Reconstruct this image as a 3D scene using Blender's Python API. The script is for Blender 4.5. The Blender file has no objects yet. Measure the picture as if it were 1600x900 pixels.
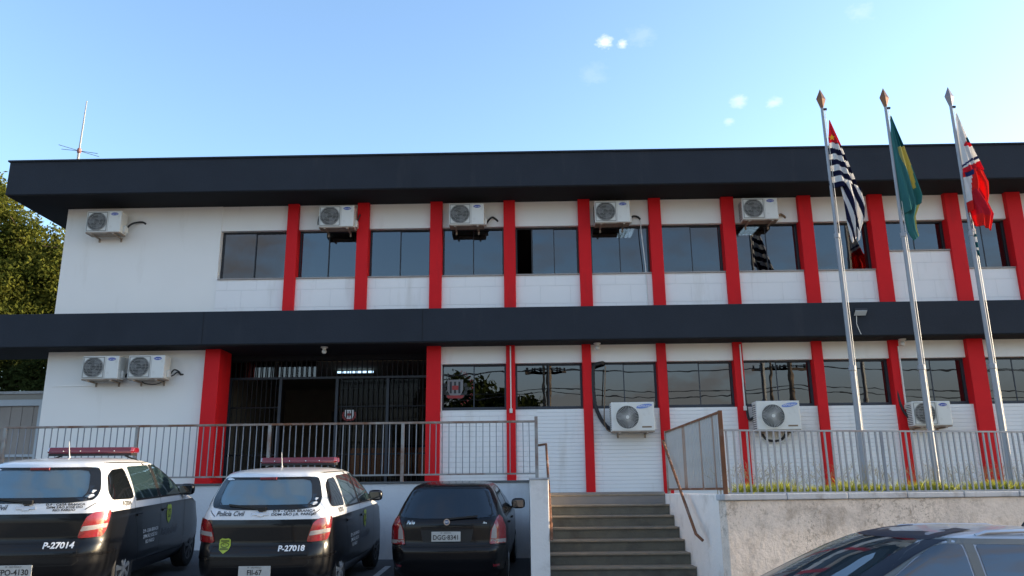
import bpy, bmesh, math, random
import numpy as np
from mathutils import Vector, Matrix

random.seed(7)
RNG = np.random.default_rng(11)
C = bpy.context.scene.collection
SC = bpy.context.scene
PI = math.pi
R = math.radians

# ------------------------------------------------------------------ camera
EYE = 1.37
CAM_D = 17.0
cam_data = bpy.data.cameras.new('camera')
cam = bpy.data.objects.new('camera', cam_data)
C.objects.link(cam)
cam_data.sensor_width = 36.0
cam_data.lens = 36.0 * 1246.83 / 1600.0
cam_data.clip_end = 2000.0
PITCH, YAW, ROLL = R(14.2754), R(0.97762), R(0.61821)
cam.matrix_world = (Matrix.Translation((0, -CAM_D, EYE)) @ Matrix.Rotation(YAW, 4, 'Z')
                    @ Matrix.Rotation(PI / 2 + PITCH, 4, 'X') @ Matrix.Rotation(-ROLL, 4, 'Z'))
SC.camera = cam

# ------------------------------------------------------------------ light
SUN_EL = R(11.0)
SUN_AZ = R(78.0)          # clockwise from +Y (the building's back) towards +X
SUN_DIR = Vector((math.sin(SUN_AZ) * math.cos(SUN_EL), math.cos(SUN_AZ) * math.cos(SUN_EL), math.sin(SUN_EL)))
sd = bpy.data.lights.new('sun', 'SUN')
sd.energy = 3.0
sd.angle = R(0.5)
sd.color = (1.0, 0.80, 0.55)
sun = bpy.data.objects.new('sun', sd)
C.objects.link(sun)
sun.location = (30, 10, 30)
sun.rotation_euler = SUN_DIR.to_track_quat('Z', 'Y').to_euler()

SC.view_settings.view_transform = 'Standard'
SC.view_settings.look = 'None'
SC.view_settings.gamma = 1.0
SC.view_settings.use_curve_mapping = False
SC.view_settings.exposure = 1.83


def cam_dir(px, py):
    """direction through a pixel of the 1600 x 900 photograph (sky only)"""
    v = Vector(((px - 800) / 1246.83, (450 - py) / 1246.83, -1.0))
    return (cam.matrix_world.to_3x3() @ v).normalized()


world = bpy.data.worlds.new('World')
SC.world = world
world.use_nodes = True


class NT:
    """tiny helper for wiring nodes"""
    def __init__(self, tree):
        self.t = tree
        tree.nodes.clear()

    def n(self, typ, **kw):
        nd = self.t.nodes.new(typ)
        for k, v in kw.items():
            if k.startswith('i_'):
                key = k[2:]
                key = int(key) if key.isdigit() else key.replace('_', ' ')
                self.set(nd.inputs[key], v)
            else:
                setattr(nd, k, v)
        return nd

    def set(self, sock, v):
        if isinstance(v, bpy.types.NodeSocket):
            self.t.links.new(v, sock)
        else:
            sock.default_value = v

    def math(self, op, a, b=0.0, clamp=False):
        nd = self.t.nodes.new('ShaderNodeMath')
        nd.operation = op
        nd.use_clamp = clamp
        self.set(nd.inputs[0], a)
        self.set(nd.inputs[1], b)
        return nd.outputs[0]

    def mix(self, f, a, b, blend='MIX'):
        nd = self.t.nodes.new('ShaderNodeMix')
        nd.data_type = 'RGBA'
        nd.blend_type = blend
        self.set(nd.inputs[0], f)
        self.set(nd.inputs[6], a)
        self.set(nd.inputs[7], b)
        return nd.outputs[2]

    def ramp(self, f, p0, p1, c0=(0, 0, 0, 1), c1=(1, 1, 1, 1)):
        nd = self.t.nodes.new('ShaderNodeValToRGB')
        nd.color_ramp.elements[0].position = p0
        nd.color_ramp.elements[1].position = p1
        nd.color_ramp.elements[0].color = c0
        nd.color_ramp.elements[1].color = c1
        self.set(nd.inputs[0], f)
        return nd.outputs[0]

    def noise(self, vec, scale, detail=4.0, rough=0.55):
        nd = self.t.nodes.new('ShaderNodeTexNoise')
        if vec is not None:
            self.set(nd.inputs['Vector'], vec)
        nd.inputs['Scale'].default_value = scale
        nd.inputs['Detail'].default_value = detail
        nd.inputs['Roughness'].default_value = rough
        return nd.outputs['Fac']

    def mapping(self, vec, scale=(1, 1, 1), loc=(0, 0, 0), rot=(0, 0, 0)):
        nd = self.t.nodes.new('ShaderNodeMapping')
        self.set(nd.inputs['Vector'], vec)
        nd.inputs['Scale'].default_value = scale
        nd.inputs['Location'].default_value = loc
        nd.inputs['Rotation'].default_value = rot
        return nd.outputs[0]


w = NT(world.node_tree)
sky = w.n('ShaderNodeTexSky', sky_type='NISHITA')
sky.sun_disc = False
sky.sun_elevation = SUN_EL
sky.sun_rotation = SUN_AZ
sky.altitude = 700.0
sky.air_density = 1.0
sky.dust_density = 1.6
sky.ozone_density = 2.0
tc = w.n('ShaderNodeTexCoord')
dirv = tc.outputs['Generated']
sep = w.n('ShaderNodeSeparateXYZ')
w.set(sep.inputs[0], dirv)
# broken evening cloud over the street side of the sky (what the windows mirror)
stretched = w.mapping(dirv, scale=(1.0, 1.0, 2.6))
nz = w.noise(stretched, 3.1, 7.0, 0.58)
cl = w.ramp(nz, 0.45, 0.62)
street_side = w.ramp(w.math('MULTIPLY', sep.outputs[1], -1.0), 0.1, 0.6)
cl = w.math('MULTIPLY', cl, street_side)
low_band = w.ramp(sep.outputs[2], 0.10, 0.24, (1, 1, 1, 1), (0, 0, 0, 1))
cl2 = w.math('MULTIPLY', low_band, street_side)
cl2 = w.math('MULTIPLY', cl2, 0.75)
cl = w.math('MAXIMUM', w.math('MULTIPLY', cl, 0.85), cl2)
cloud_col = w.mix(w.noise(stretched, 7.0, 4.0), (0.80, 0.76, 0.76, 1), (1.6, 1.36, 1.2, 1))
skyc = w.mix(cl, sky.outputs[0], cloud_col)
# the few small white puffs above the roof
puff = None
fine = w.noise(w.mapping(dirv, scale=(55, 55, 95)), 1.0, 6.0, 0.68)
for px, py, rad, amt in ((944, 66, 0.012, 0.9), (971, 69, 0.008, 0.75), (1000, 57, 0.020, 0.12), (928, 115, 0.020, 0.10),
                         (1155, 158, 0.011, 0.42), (1211, 161, 0.011, 0.42), (1140, 190, 0.008, 0.35), (1345, 20, 0.016, 0.15)):
    d = cam_dir(px, py)
    sub = w.n('ShaderNodeVectorMath', operation='SUBTRACT')
    w.set(sub.inputs[0], dirv)
    sub.inputs[1].default_value = d
    ln = w.n('ShaderNodeVectorMath', operation='LENGTH')
    w.set(ln.inputs[0], w.mapping(sub.outputs[0], scale=(1, 1, 1.5)))
    dist = w.math('DIVIDE', ln.outputs['Value'], rad)
    dist = w.math('ADD', dist, w.math('MULTIPLY', w.math('SUBTRACT', fine, 0.5), 2.6))
    m = w.ramp(dist, 0.15, 1.15, (amt, amt, amt, 1), (0, 0, 0, 1))
    puff = m if puff is None else w.math('MAXIMUM', puff, m)
skyc = w.mix(puff, skyc, (2.4, 2.5, 2.6, 1))
bg = w.n('ShaderNodeBackground')
w.set(bg.inputs['Color'], skyc)
bg.inputs['Strength'].default_value = 0.15
out = w.n('ShaderNodeOutputWorld')
w.t.links.new(bg.outputs[0], out.inputs['Surface'])

# ------------------------------------------------------------------ materials


def mat(name, col, rough=0.6, metal=0.0, spec=0.5, vary=0.0, vscale=3.0, bump=0.0, bscale=40.0,
        dirt=None, dirt_scale=2.0, dirt_amt=0.0, coat=0.0, emit=None, emit_s=0.0, streak=False):
    m = bpy.data.materials.new(name)
    m.use_nodes = True
    t = NT(m.node_tree)
    p = t.n('ShaderNodeBsdfPrincipled')
    o = t.n('ShaderNodeOutputMaterial')
    t.t.links.new(p.outputs[0], o.inputs[0])
    c4 = (*col, 1.0)
    tcn = t.n('ShaderNodeTexCoord')
    vec = tcn.outputs['Object']
    colour = None
    if vary > 0:
        nzv = t.noise(vec, vscale, 5.0)
        dark = tuple(max(0, c * (1 - vary)) for c in col) + (1,)
        lite = tuple(min(1, c * (1 + vary)) for c in col) + (1,)
        colour = t.mix(nzv, dark, lite)
    if dirt is not None:
        sc = (1, 1, 0.18) if streak else (1, 1, 1)
        nd = t.noise(t.mapping(vec, scale=sc), dirt_scale, 7.0, 0.62)
        f = t.ramp(nd, 0.62 - 0.35 * dirt_amt, 0.80 - 0.25 * dirt_amt)
        f = t.math('MULTIPLY', f, min(1.0, 0.35 + dirt_amt))
        colour = t.mix(f, colour if colour is not None else c4, (*dirt, 1))
    if colour is not None:
        t.set(p.inputs['Base Color'], colour)
    else:
        p.inputs['Base Color'].default_value = c4
    p.inputs['Roughness'].default_value = rough
    p.inputs['Metallic'].default_value = metal
    p.inputs['Specular IOR Level'].default_value = spec
    if coat:
        p.inputs['Coat Weight'].default_value = coat
        p.inputs['Coat Roughness'].default_value = 0.04
    if bump:
        b = t.n('ShaderNodeBump')
        b.inputs['Strength'].default_value = bump
        b.inputs['Distance'].default_value = 0.02
        t.set(b.inputs['Height'], t.noise(vec, bscale, 6.0))
        t.t.links.new(b.outputs[0], p.inputs['Normal'])
    if emit:
        p.inputs['Emission Color'].default_value = (*emit, 1)
        p.inputs['Emission Strength'].default_value = emit_s
    return m


def brick_white(name, col, bw, bh, mortar, depth):
    """white painted block work: only the joints show, as relief"""
    m = mat(name, col, 0.75, vary=0.05, vscale=1.3, dirt=(0.58, 0.54, 0.49), dirt_scale=2.2, dirt_amt=0.14, streak=True)
    t = m.node_tree
    p = next(n for n in t.nodes if n.type == 'BSDF_PRINCIPLED')
    tcn = next(n for n in t.nodes if n.type == 'TEX_COORD')
    h = NT.__new__(NT)
    h.t = t
    mp = h.mapping(tcn.outputs['Object'], rot=(R(90), 0, 0))
    # object XZ -> texture XY
    cx = h.n('ShaderNodeSeparateXYZ')
    h.set(cx.inputs[0], tcn.outputs['Object'])
    cb = h.n('ShaderNodeCombineXYZ')
    h.set(cb.inputs[0], cx.outputs[0])
    h.set(cb.inputs[1], cx.outputs[2])
    br = h.n('ShaderNodeTexBrick')
    h.set(br.inputs['Vector'], cb.outputs[0])
    br.inputs['Scale'].default_value = 1.0
    br.inputs['Brick Width'].default_value = bw
    br.inputs['Row Height'].default_value = bh
    br.inputs['Mortar Size'].default_value = mortar
    br.inputs['Mortar Smooth'].default_value = 0.6
    br.offset = 0.5
    b = h.n('ShaderNodeBump')
    b.inputs['Strength'].default_value = 0.9
    b.inputs['Distance'].default_value = depth
    b.invert = True
    h.set(b.inputs['Height'], br.outputs['Fac'])
    t.links.new(b.outputs[0], p.inputs['Normal'])
    src = p.inputs['Base Color'].links[0].from_socket
    j = h.math('MULTIPLY', br.outputs['Fac'], 0.20)
    h.set(p.inputs['Base Color'], h.mix(j, src, (0.36, 0.38, 0.42, 1)))
    return m


def glass_mat(name, tint, refl, gloss=(0.92, 0.96, 1.0), base=None, wav=0.0):
    """reflective tinted pane: part mirror, part (tinted) see-through"""
    m = bpy.data.materials.new(name)
    m.use_nodes = True
    t = NT(m.node_tree)
    g = t.n('ShaderNodeBsdfGlossy')
    g.inputs['Roughness'].default_value = 0.0
    g.inputs['Color'].default_value = (*gloss, 1)
    if base is None:
        tr = t.n('ShaderNodeBsdfTransparent')
        tr.inputs['Color'].default_value = (*tint, 1)
    else:
        tr = t.n('ShaderNodeBsdfDiffuse')
        tr.inputs['Color'].default_value = (*base, 1)
    lw = t.n('ShaderNodeFresnel')
    lw.inputs['IOR'].default_value = 1.5
    f = t.math('ADD', t.math('MULTIPLY', lw.outputs[0], 0.8), refl, clamp=True)
    if wav:
        b = t.n('ShaderNodeBump')
        b.inputs['Strength'].default_value = wav
        b.inputs['Distance'].default_value = 0.02
        tcn = t.n('ShaderNodeTexCoord')
        t.set(b.inputs['Height'], t.noise(tcn.outputs['Object'], 1.6, 2.0))
        t.t.links.new(b.outputs[0], g.inputs['Normal'])
    mx = t.n('ShaderNodeMixShader')
    t.set(mx.inputs[0], f)
    t.t.links.new(tr.outputs[0], mx.inputs[1])
    t.t.links.new(g.outputs[0], mx.inputs[2])
    o = t.n('ShaderNodeOutputMaterial')
    t.t.links.new(mx.outputs[0], o.inputs[0])
    return m


def cloth_mat(name, col, trans=0.45, rough=0.85):
    m = bpy.data.materials.new(name)
    m.use_nodes = True
    t = NT(m.node_tree)
    d = t.n('ShaderNodeBsdfDiffuse')
    d.inputs['Color'].default_value = (*col, 1)
    tr = t.n('ShaderNodeBsdfTranslucent')
    tr.inputs['Color'].default_value = (*col, 1)
    mx = t.n('ShaderNodeMixShader')
    mx.inputs[0].default_value = trans
    t.t.links.new(d.outputs[0], mx.inputs[1])
    t.t.links.new(tr.outputs[0], mx.inputs[2])
    o = t.n('ShaderNodeOutputMaterial')
    t.t.links.new(mx.outputs[0], o.inputs[0])
    return m


def leaf_mat(name, ca, cb, trans=0.35, scale=0.6):
    m = bpy.data.materials.new(name)
    m.use_nodes = True
    t = NT(m.node_tree)
    tcn = t.n('ShaderNodeTexCoord')
    c = t.mix(t.ramp(t.noise(tcn.outputs['Object'], scale, 8.0, 0.75), 0.3, 0.7), (*ca, 1), (*cb, 1))
    d = t.n('ShaderNodeBsdfDiffuse')
    t.set(d.inputs['Color'], c)
    tr = t.n('ShaderNodeBsdfTranslucent')
    t.set(tr.inputs['Color'], c)
    mx = t.n('ShaderNodeMixShader')
    mx.inputs[0].default_value = trans
    t.t.links.new(d.outputs[0], mx.inputs[1])
    t.t.links.new(tr.outputs[0], mx.inputs[2])
    o = t.n('ShaderNodeOutputMaterial')
    t.t.links.new(mx.outputs[0], o.inputs[0])
    return m


M = {}
M['white_wall'] = mat('white_plaster', (0.86, 0.84, 0.80), 0.8, vary=0.04, vscale=0.9, dirt=(0.58, 0.53, 0.46),
                      dirt_scale=1.6, dirt_amt=0.07, bump=0.12, bscale=60, streak=True)
M['white_brick'] = brick_white('white_brick', (0.84, 0.84, 0.83), 3.1, 0.078, 0.005, 0.006)
M['white_tile'] = brick_white('white_tile', (0.84, 0.84, 0.83), 0.40, 0.105, 0.005, 0.006)
M['white_panel'] = brick_white('white_panel', (0.85, 0.84, 0.83), 0.66, 0.40, 0.006, 0.004)
M['fascia'] = mat('charcoal_paint', (0.024, 0.030, 0.041), 0.8, spec=0.25, vary=0.22, vscale=1.1, dirt=(0.055, 0.058, 0.066),
                  dirt_scale=1.7, dirt_amt=0.15, bump=0.15, bscale=30, streak=True)
M['soffit'] = mat('dark_soffit', (0.022, 0.023, 0.026), 0.9, spec=0.2, vary=0.15, vscale=1.5)
M['red'] = mat('red_paint', (0.66, 0.009, 0.014), 0.65, spec=0.25, vary=0.10, vscale=2.2, dirt=(0.28, 0.015, 0.018), dirt_scale=2.2,
               dirt_amt=0.15, bump=0.08, bscale=50, streak=True)
M['frame'] = mat('dark_frame', (0.018, 0.020, 0.025), 0.4)
M['frame_blue'] = mat('slate_frame', (0.026, 0.034, 0.047), 0.5)
M['glass_up'] = glass_mat('tinted_glass', (0.10, 0.11, 0.12), 0.075, wav=0.05)
M['glass_low'] = glass_mat('tinted_low_glass', (0.08, 0.09, 0.09), 0.10, wav=0.05)
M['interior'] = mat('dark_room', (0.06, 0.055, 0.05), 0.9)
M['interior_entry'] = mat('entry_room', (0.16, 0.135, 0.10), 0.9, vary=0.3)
M['lamp'] = mat('lit_lamp', (0.9, 0.95, 1), 0.5, emit=(0.75, 0.92, 1.0), emit_s=5.0)
M['lamp_low'] = mat('lit_strip', (0.6, 0.8, 1), 0.5, emit=(0.5, 0.75, 1.0), emit_s=0.55)
M['bar_black'] = mat('black_iron', (0.010, 0.011, 0.013), 0.6, spec=0.3, vary=0.3)
M['wood'] = mat('counter_wood', (0.62, 0.20, 0.08), 0.5, vary=0.3)
M['steel_rust'] = mat('rusty_grey_steel', (0.30, 0.30, 0.29), 0.55, metal=0.2, vary=0.2, dirt=(0.16, 0.055, 0.02),
                      dirt_scale=3.2, dirt_amt=0.45)
M['rust'] = mat('rust', (0.17, 0.065, 0.028), 0.8, vary=0.4, vscale=6.0, dirt=(0.30, 0.27, 0.24), dirt_scale=5.0, dirt_amt=0.3)
M['galv_light'] = mat('dull_zinc_bar', (0.40, 0.42, 0.43), 0.6, metal=0.1, vary=0.18, vscale=4, dirt=(0.24, 0.10, 0.04), dirt_scale=1.6, dirt_amt=0.30, streak=True)
M['rail_top'] = mat('part_rusted_rail', (0.30, 0.27, 0.24), 0.7, vary=0.25, vscale=5, dirt=(0.17, 0.07, 0.03), dirt_scale=2.4, dirt_amt=0.65)
M['bar_rusty'] = mat('rust_streaked_bar', (0.36, 0.36, 0.34), 0.7, vary=0.2, dirt=(0.24, 0.09, 0.03), dirt_scale=2.0, dirt_amt=0.75, streak=True)
M['bar_blue'] = mat('blue_grey_bar', (0.25, 0.265, 0.29), 0.5, vary=0.25, dirt=(0.22, 0.12, 0.06), dirt_scale=3.0, dirt_amt=0.2)
M['galv'] = mat('galvanised_bar', (0.27, 0.29, 0.315), 0.6, metal=0.1, vary=0.2, vscale=5, dirt=(0.20, 0.075, 0.03),
                dirt_scale=2.2, dirt_amt=0.22, streak=True)
M['pole'] = mat('flagpole_steel', (0.30, 0.32, 0.35), 0.6, metal=0.1, vary=0.12, vscale=6)
M['finial'] = mat('bronze_finial', (0.20, 0.10, 0.055), 0.4, metal=0.6, vary=0.2)
M['finial_grey'] = mat('grey_finial', (0.24, 0.22, 0.24), 0.4, metal=0.6, vary=0.2)
M['ret_wall'] = mat('painted_retaining_wall', (0.62, 0.64, 0.67), 0.85, vary=0.10, vscale=1.2, dirt=(0.36, 0.36, 0.38),
                    dirt_scale=1.5, dirt_amt=0.35, bump=0.25, bscale=25, streak=True)
M['stair_wall'] = mat('stair_side_paint', (0.80, 0.76, 0.72), 0.85, vary=0.08, dirt=(0.42, 0.37, 0.32), dirt_scale=2.2,
                      dirt_amt=0.3, bump=0.3, bscale=30)
M['coping'] = mat('coping_concrete', (0.46, 0.47, 0.49), 0.85, vary=0.2, vscale=4, dirt=(0.22, 0.19, 0.17), dirt_scale=5,
                  dirt_amt=0.35, bump=0.3)
M['coping_dark'] = mat('coping_slate', (0.10, 0.105, 0.11), 0.8, vary=0.3)
M['stair'] = mat('stair_stone', (0.125, 0.123, 0.100), 0.72, vary=0.35, vscale=4.5, dirt=(0.055, 0.050, 0.045), dirt_scale=2.6,
                 dirt_amt=0.4, bump=0.25, bscale=35)
M['nosing'] = mat('stair_nosing', (0.24, 0.20, 0.15), 0.7, vary=0.4, vscale=7)
M['asphalt'] = mat('asphalt', (0.075, 0.078, 0.085), 0.9, vary=0.25, vscale=1.5, dirt=(0.13, 0.13, 0.13), dirt_scale=0.8,
                   dirt_amt=0.3, bump=0.5, bscale=60)
M['line'] = mat('road_paint', (0.55, 0.56, 0.57), 0.8, dirt=(0.18, 0.18, 0.18), dirt_scale=8, dirt_amt=0.35)
M['floor'] = mat('terrace_floor', (0.22, 0.21, 0.20), 0.8, vary=0.2)
M['soil'] = mat('soil', (0.10, 0.085, 0.045), 0.95, vary=0.4, vscale=8, bump=0.6)
M['ac'] = mat('ac_cream_enamel', (0.70, 0.70, 0.66), 0.45, vary=0.05, dirt=(0.45, 0.42, 0.36), dirt_scale=5, dirt_amt=0.15)
M['ac_dark'] = mat('ac_coil_dark', (0.035, 0.037, 0.038), 0.6)
M['ac_wire'] = mat('ac_grille_grey', (0.28, 0.28, 0.265), 0.5)
M['ac_under'] = mat('ac_tray', (0.34, 0.28, 0.22), 0.7, vary=0.3, dirt=(0.16, 0.08, 0.04), dirt_scale=7, dirt_amt=0.4)
M['blue_logo'] = mat('blue_badge', (0.02, 0.06, 0.36), 0.4)
M['pale_blue_logo'] = mat('pale_blue_badge', (0.15, 0.25, 0.58), 0.4)
M['white_ink'] = mat('white_letters', (0.82, 0.82, 0.82), 0.5)
M['white_dim'] = mat('grey_letters', (0.10, 0.11, 0.13), 0.5)
M['black_ink'] = mat('black_letters', (0.02, 0.02, 0.025), 0.5)
M['hose'] = mat('black_hose', (0.016, 0.016, 0.018), 0.6, vary=0.3)
M['hose_brown'] = mat('aged_hose_tape', (0.20, 0.14, 0.09), 0.8, vary=0.4)
M['white_plastic'] = mat('white_plastic', (0.68, 0.67, 0.63), 0.45)
M['lens'] = mat('floodlight_lens', (0.62, 0.70, 0.78), 0.15, spec=0.8)
M['brown_sticker'] = mat('brown_sticker', (0.22, 0.15, 0.09), 0.6)

# cars
M['car_white'] = mat('white_car_paint', (0.74, 0.75, 0.76), 0.30, coat=0.8, vary=0.02)
M['car_black'] = mat('black_car_paint', (0.004, 0.0045, 0.006), 0.3, coat=0.35, spec=0.25)
M['car_blackw'] = mat('black_worn_paint', (0.005, 0.005, 0.006), 0.25, coat=0.3, spec=0.25)
M['car_silver'] = mat('silver_car_paint', (0.40, 0.42, 0.46), 0.36, metal=0.35, coat=0.6)
M['plastic_black'] = mat('black_trim', (0.012, 0.012, 0.013), 0.5)
M['car_glass'] = glass_mat('car_glass', (0, 0, 0), 0.17, base=(0.012, 0.016, 0.018), wav=0.03)
M['car_glass_dark'] = glass_mat('privacy_glass', (0, 0, 0), 0.09, base=(0.006, 0.007, 0.008), wav=0.03)
M['car_glass_thru'] = glass_mat('clear_car_glass', (0.36, 0.44, 0.46), 0.09, wav=0.03)
M['car_glass_dark2'] = glass_mat('privacy_side_glass', (0.09, 0.10, 0.11), 0.06, wav=0.03)
M['car_glass_side'] = glass_mat('side_car_glass', (0.17, 0.23, 0.25), 0.09, wav=0.03)
M['car_glass_rear'] = glass_mat('rear_car_glass', (0.46, 0.60, 0.66), 0.075, wav=0.03)
M['car_glass_clear'] = glass_mat('windscreen_clear', (0.72, 0.78, 0.78), 0.05, wav=0.03)
M['plastic_gloss'] = mat('glass_border_black', (0.008, 0.009, 0.010), 0.12)
M['seat'] = mat('seat_cloth', (0.035, 0.036, 0.04), 0.9)
M['red_lens'] = mat('red_lamp_lens', (0.26, 0.010, 0.013), 0.15, coat=0.8, spec=0.7)
M['dark_red_lens'] = mat('dark_red_lamp_lens', (0.17, 0.006, 0.014), 0.2, coat=0.8, spec=0.7)
M['clear_lens'] = mat('clear_lamp_lens', (0.34, 0.31, 0.30), 0.15, coat=0.8)
M['plate'] = mat('plate_grey', (0.50, 0.50, 0.48), 0.45, vary=0.12, vscale=20)
M['plate_ink'] = mat('plate_ink', (0.03, 0.03, 0.03), 0.5)
M['chrome'] = mat('chrome', (0.62, 0.62, 0.60), 0.15, metal=1.0)
M['rubber'] = mat('tyre_rubber', (0.014, 0.014, 0.015), 0.8, bump=0.2)
M['rim_silver'] = mat('rim_silver', (0.42, 0.43, 0.44), 0.35, metal=0.6, vary=0.1)
M['rim_dark'] = mat('rim_dark', (0.03, 0.03, 0.032), 0.4)
M['badge_green'] = mat('badge_lime', (0.42, 0.52, 0.05), 0.45)
M['badge_dark'] = mat('badge_dark', (0.12, 0.15, 0.02), 0.5)
M['badge_blue'] = mat('badge_blue', (0.10, 0.14, 0.24), 0.3, coat=0.5)

# flags
M['f_white'] = cloth_mat('flag_white', (0.72, 0.72, 0.72))
M['f_black'] = cloth_mat('flag_black', (0.012, 0.013, 0.035), 0.1)
M['f_red'] = cloth_mat('flag_red', (0.60, 0.03, 0.05))
M['f_yellow'] = cloth_mat('flag_yellow', (0.70, 0.48, 0.05))
M['f_green'] = cloth_mat('flag_green', (0.055, 0.190, 0.195), 0.35)
M['f_gold'] = cloth_mat('flag_dull_gold', (0.40, 0.38, 0.14), 0.4)
M['f_blue'] = cloth_mat('flag_blue', (0.03, 0.04, 0.13), 0.3)
M['f_bright'] = cloth_mat('flag_bright_red', (0.72, 0.035, 0.03), 0.5)
M['f_teal'] = cloth_mat('flag_teal', (0.012, 0.075, 0.085), 0.3)

# vegetation etc
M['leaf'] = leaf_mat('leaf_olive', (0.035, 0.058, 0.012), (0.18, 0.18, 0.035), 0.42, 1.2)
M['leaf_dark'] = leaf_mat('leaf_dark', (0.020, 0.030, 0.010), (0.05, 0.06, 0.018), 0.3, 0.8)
M['grass'] = leaf_mat('grass_blade', (0.19, 0.26, 0.025), (0.60, 0.57, 0.12), 0.5, 7.0)
M['dry'] = leaf_mat('seed_stalk', (0.30, 0.26, 0.14), (0.42, 0.36, 0.22), 0.4, 5.0)
M['bark'] = mat('bark', (0.11, 0.075, 0.05), 0.9, vary=0.4, vscale=6, bump=0.8, bscale=15)
M['old_wall'] = mat('neighbour_wall', (0.36, 0.34, 0.31), 0.9, vary=0.12, dirt=(0.2, 0.19, 0.18), dirt_scale=1.5, dirt_amt=0.3)
M['gate_sheet'] = mat('gate_sheet', (0.33, 0.29, 0.26), 0.8, vary=0.15, vscale=2)
M['gate_frame'] = mat('gate_frame', (0.46, 0.50, 0.54), 0.6, vary=0.1)
M['concrete_pole'] = mat('concrete_pole', (0.16, 0.12, 0.09), 0.9, vary=0.25)
M['tiles'] = mat('clay_tiles', (0.25, 0.10, 0.06), 0.85, vary=0.3, vscale=6)


def front_wall_mat():
    """weathered pinkish render of the street wall: trowel relief, peeled patches, rising damp"""
    m = mat('weathered_render', (0.78, 0.655, 0.55), 0.9, vary=0.15, vscale=1.6, bump=0.0)
    t = m.node_tree
    p = next(n for n in t.nodes if n.type == 'BSDF_PRINCIPLED')
    tcn = next(n for n in t.nodes if n.type == 'TEX_COORD')
    h = NT.__new__(NT)
    h.t = t
    src = p.inputs['Base Color'].links[0].from_socket
    vec = tcn.outputs['Object']
    crack = h.n('ShaderNodeTexVoronoi', feature='DISTANCE_TO_EDGE')
    wob = h.noise(vec, 7.0, 5.0)
    wv = h.n('ShaderNodeVectorMath', operation='ADD')
    h.set(wv.inputs[0], vec)
    cmb = h.n('ShaderNodeCombineXYZ')
    h.set(cmb.inputs[0], wob)
    h.set(cmb.inputs[2], wob)
    sc = h.n('ShaderNodeVectorMath', operation='SCALE')
    h.set(sc.inputs[0], cmb.outputs[0])
    sc.inputs['Scale'].default_value = 0.35
    h.set(wv.inputs[1], sc.outputs[0])
    h.set(crack.inputs['Vector'], wv.outputs[0])
    crack.inputs['Scale'].default_value = 9.0
    cf = h.ramp(crack.outputs['Distance'], 0.0, 0.07, (1, 1, 1, 1), (0, 0, 0, 1))
    zone = h.ramp(h.noise(vec, 1.05, 4.0), 0.45, 0.62)
    cf = h.math('MULTIPLY', cf, zone)
    pits = h.ramp(h.noise(vec, 7.0, 10.0, 0.8), 0.52, 0.60)
    pits = h.math('MULTIPLY', pits, h.math('ADD', 0.25, h.math('MULTIPLY', zone, 0.75)))
    tiny = h.ramp(h.noise(vec, 24.0, 8.0, 0.7), 0.55, 0.60)
    pits = h.math('MAXIMUM', pits, h.math('MULTIPLY', tiny, h.math('ADD', 0.12, h.math('MULTIPLY', zone, 0.8))))
    blot = h.ramp(h.noise(vec, 2.6, 9.0, 0.72), 0.54, 0.66)
    pits = h.math('MAXIMUM', pits, h.math('MULTIPLY', blot, 0.75))
    c = h.mix(h.math('MULTIPLY', cf, 0.16), src, (0.27, 0.22, 0.18, 1))
    c = h.mix(h.math('MULTIPLY', pits, 0.8), c, (0.30, 0.225, 0.165, 1))
    stain = h.ramp(h.noise(h.mapping(vec, scale=(1, 1, 0.45)), 1.7, 7.0, 0.65), 0.50, 0.72)
    c = h.mix(h.math('MULTIPLY', stain, 0.55), c, (0.36, 0.29, 0.24, 1))
    h.set(p.inputs['Base Color'], c)
    b = h.n('ShaderNodeBump')
    b.inputs['Strength'].default_value = 0.8
    b.inputs['Distance'].default_value = 0.02
    rel = h.math('ADD', h.noise(vec, 16.0, 7.0, 0.65), h.math('MULTIPLY', cf, -0.15))
    h.set(b.inputs['Height'], rel)
    t.links.new(b.outputs[0], p.inputs['Normal'])
    return m


M['front_wall'] = front_wall_mat()

# ------------------------------------------------------------------ mesh helpers
ORG = {}


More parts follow.
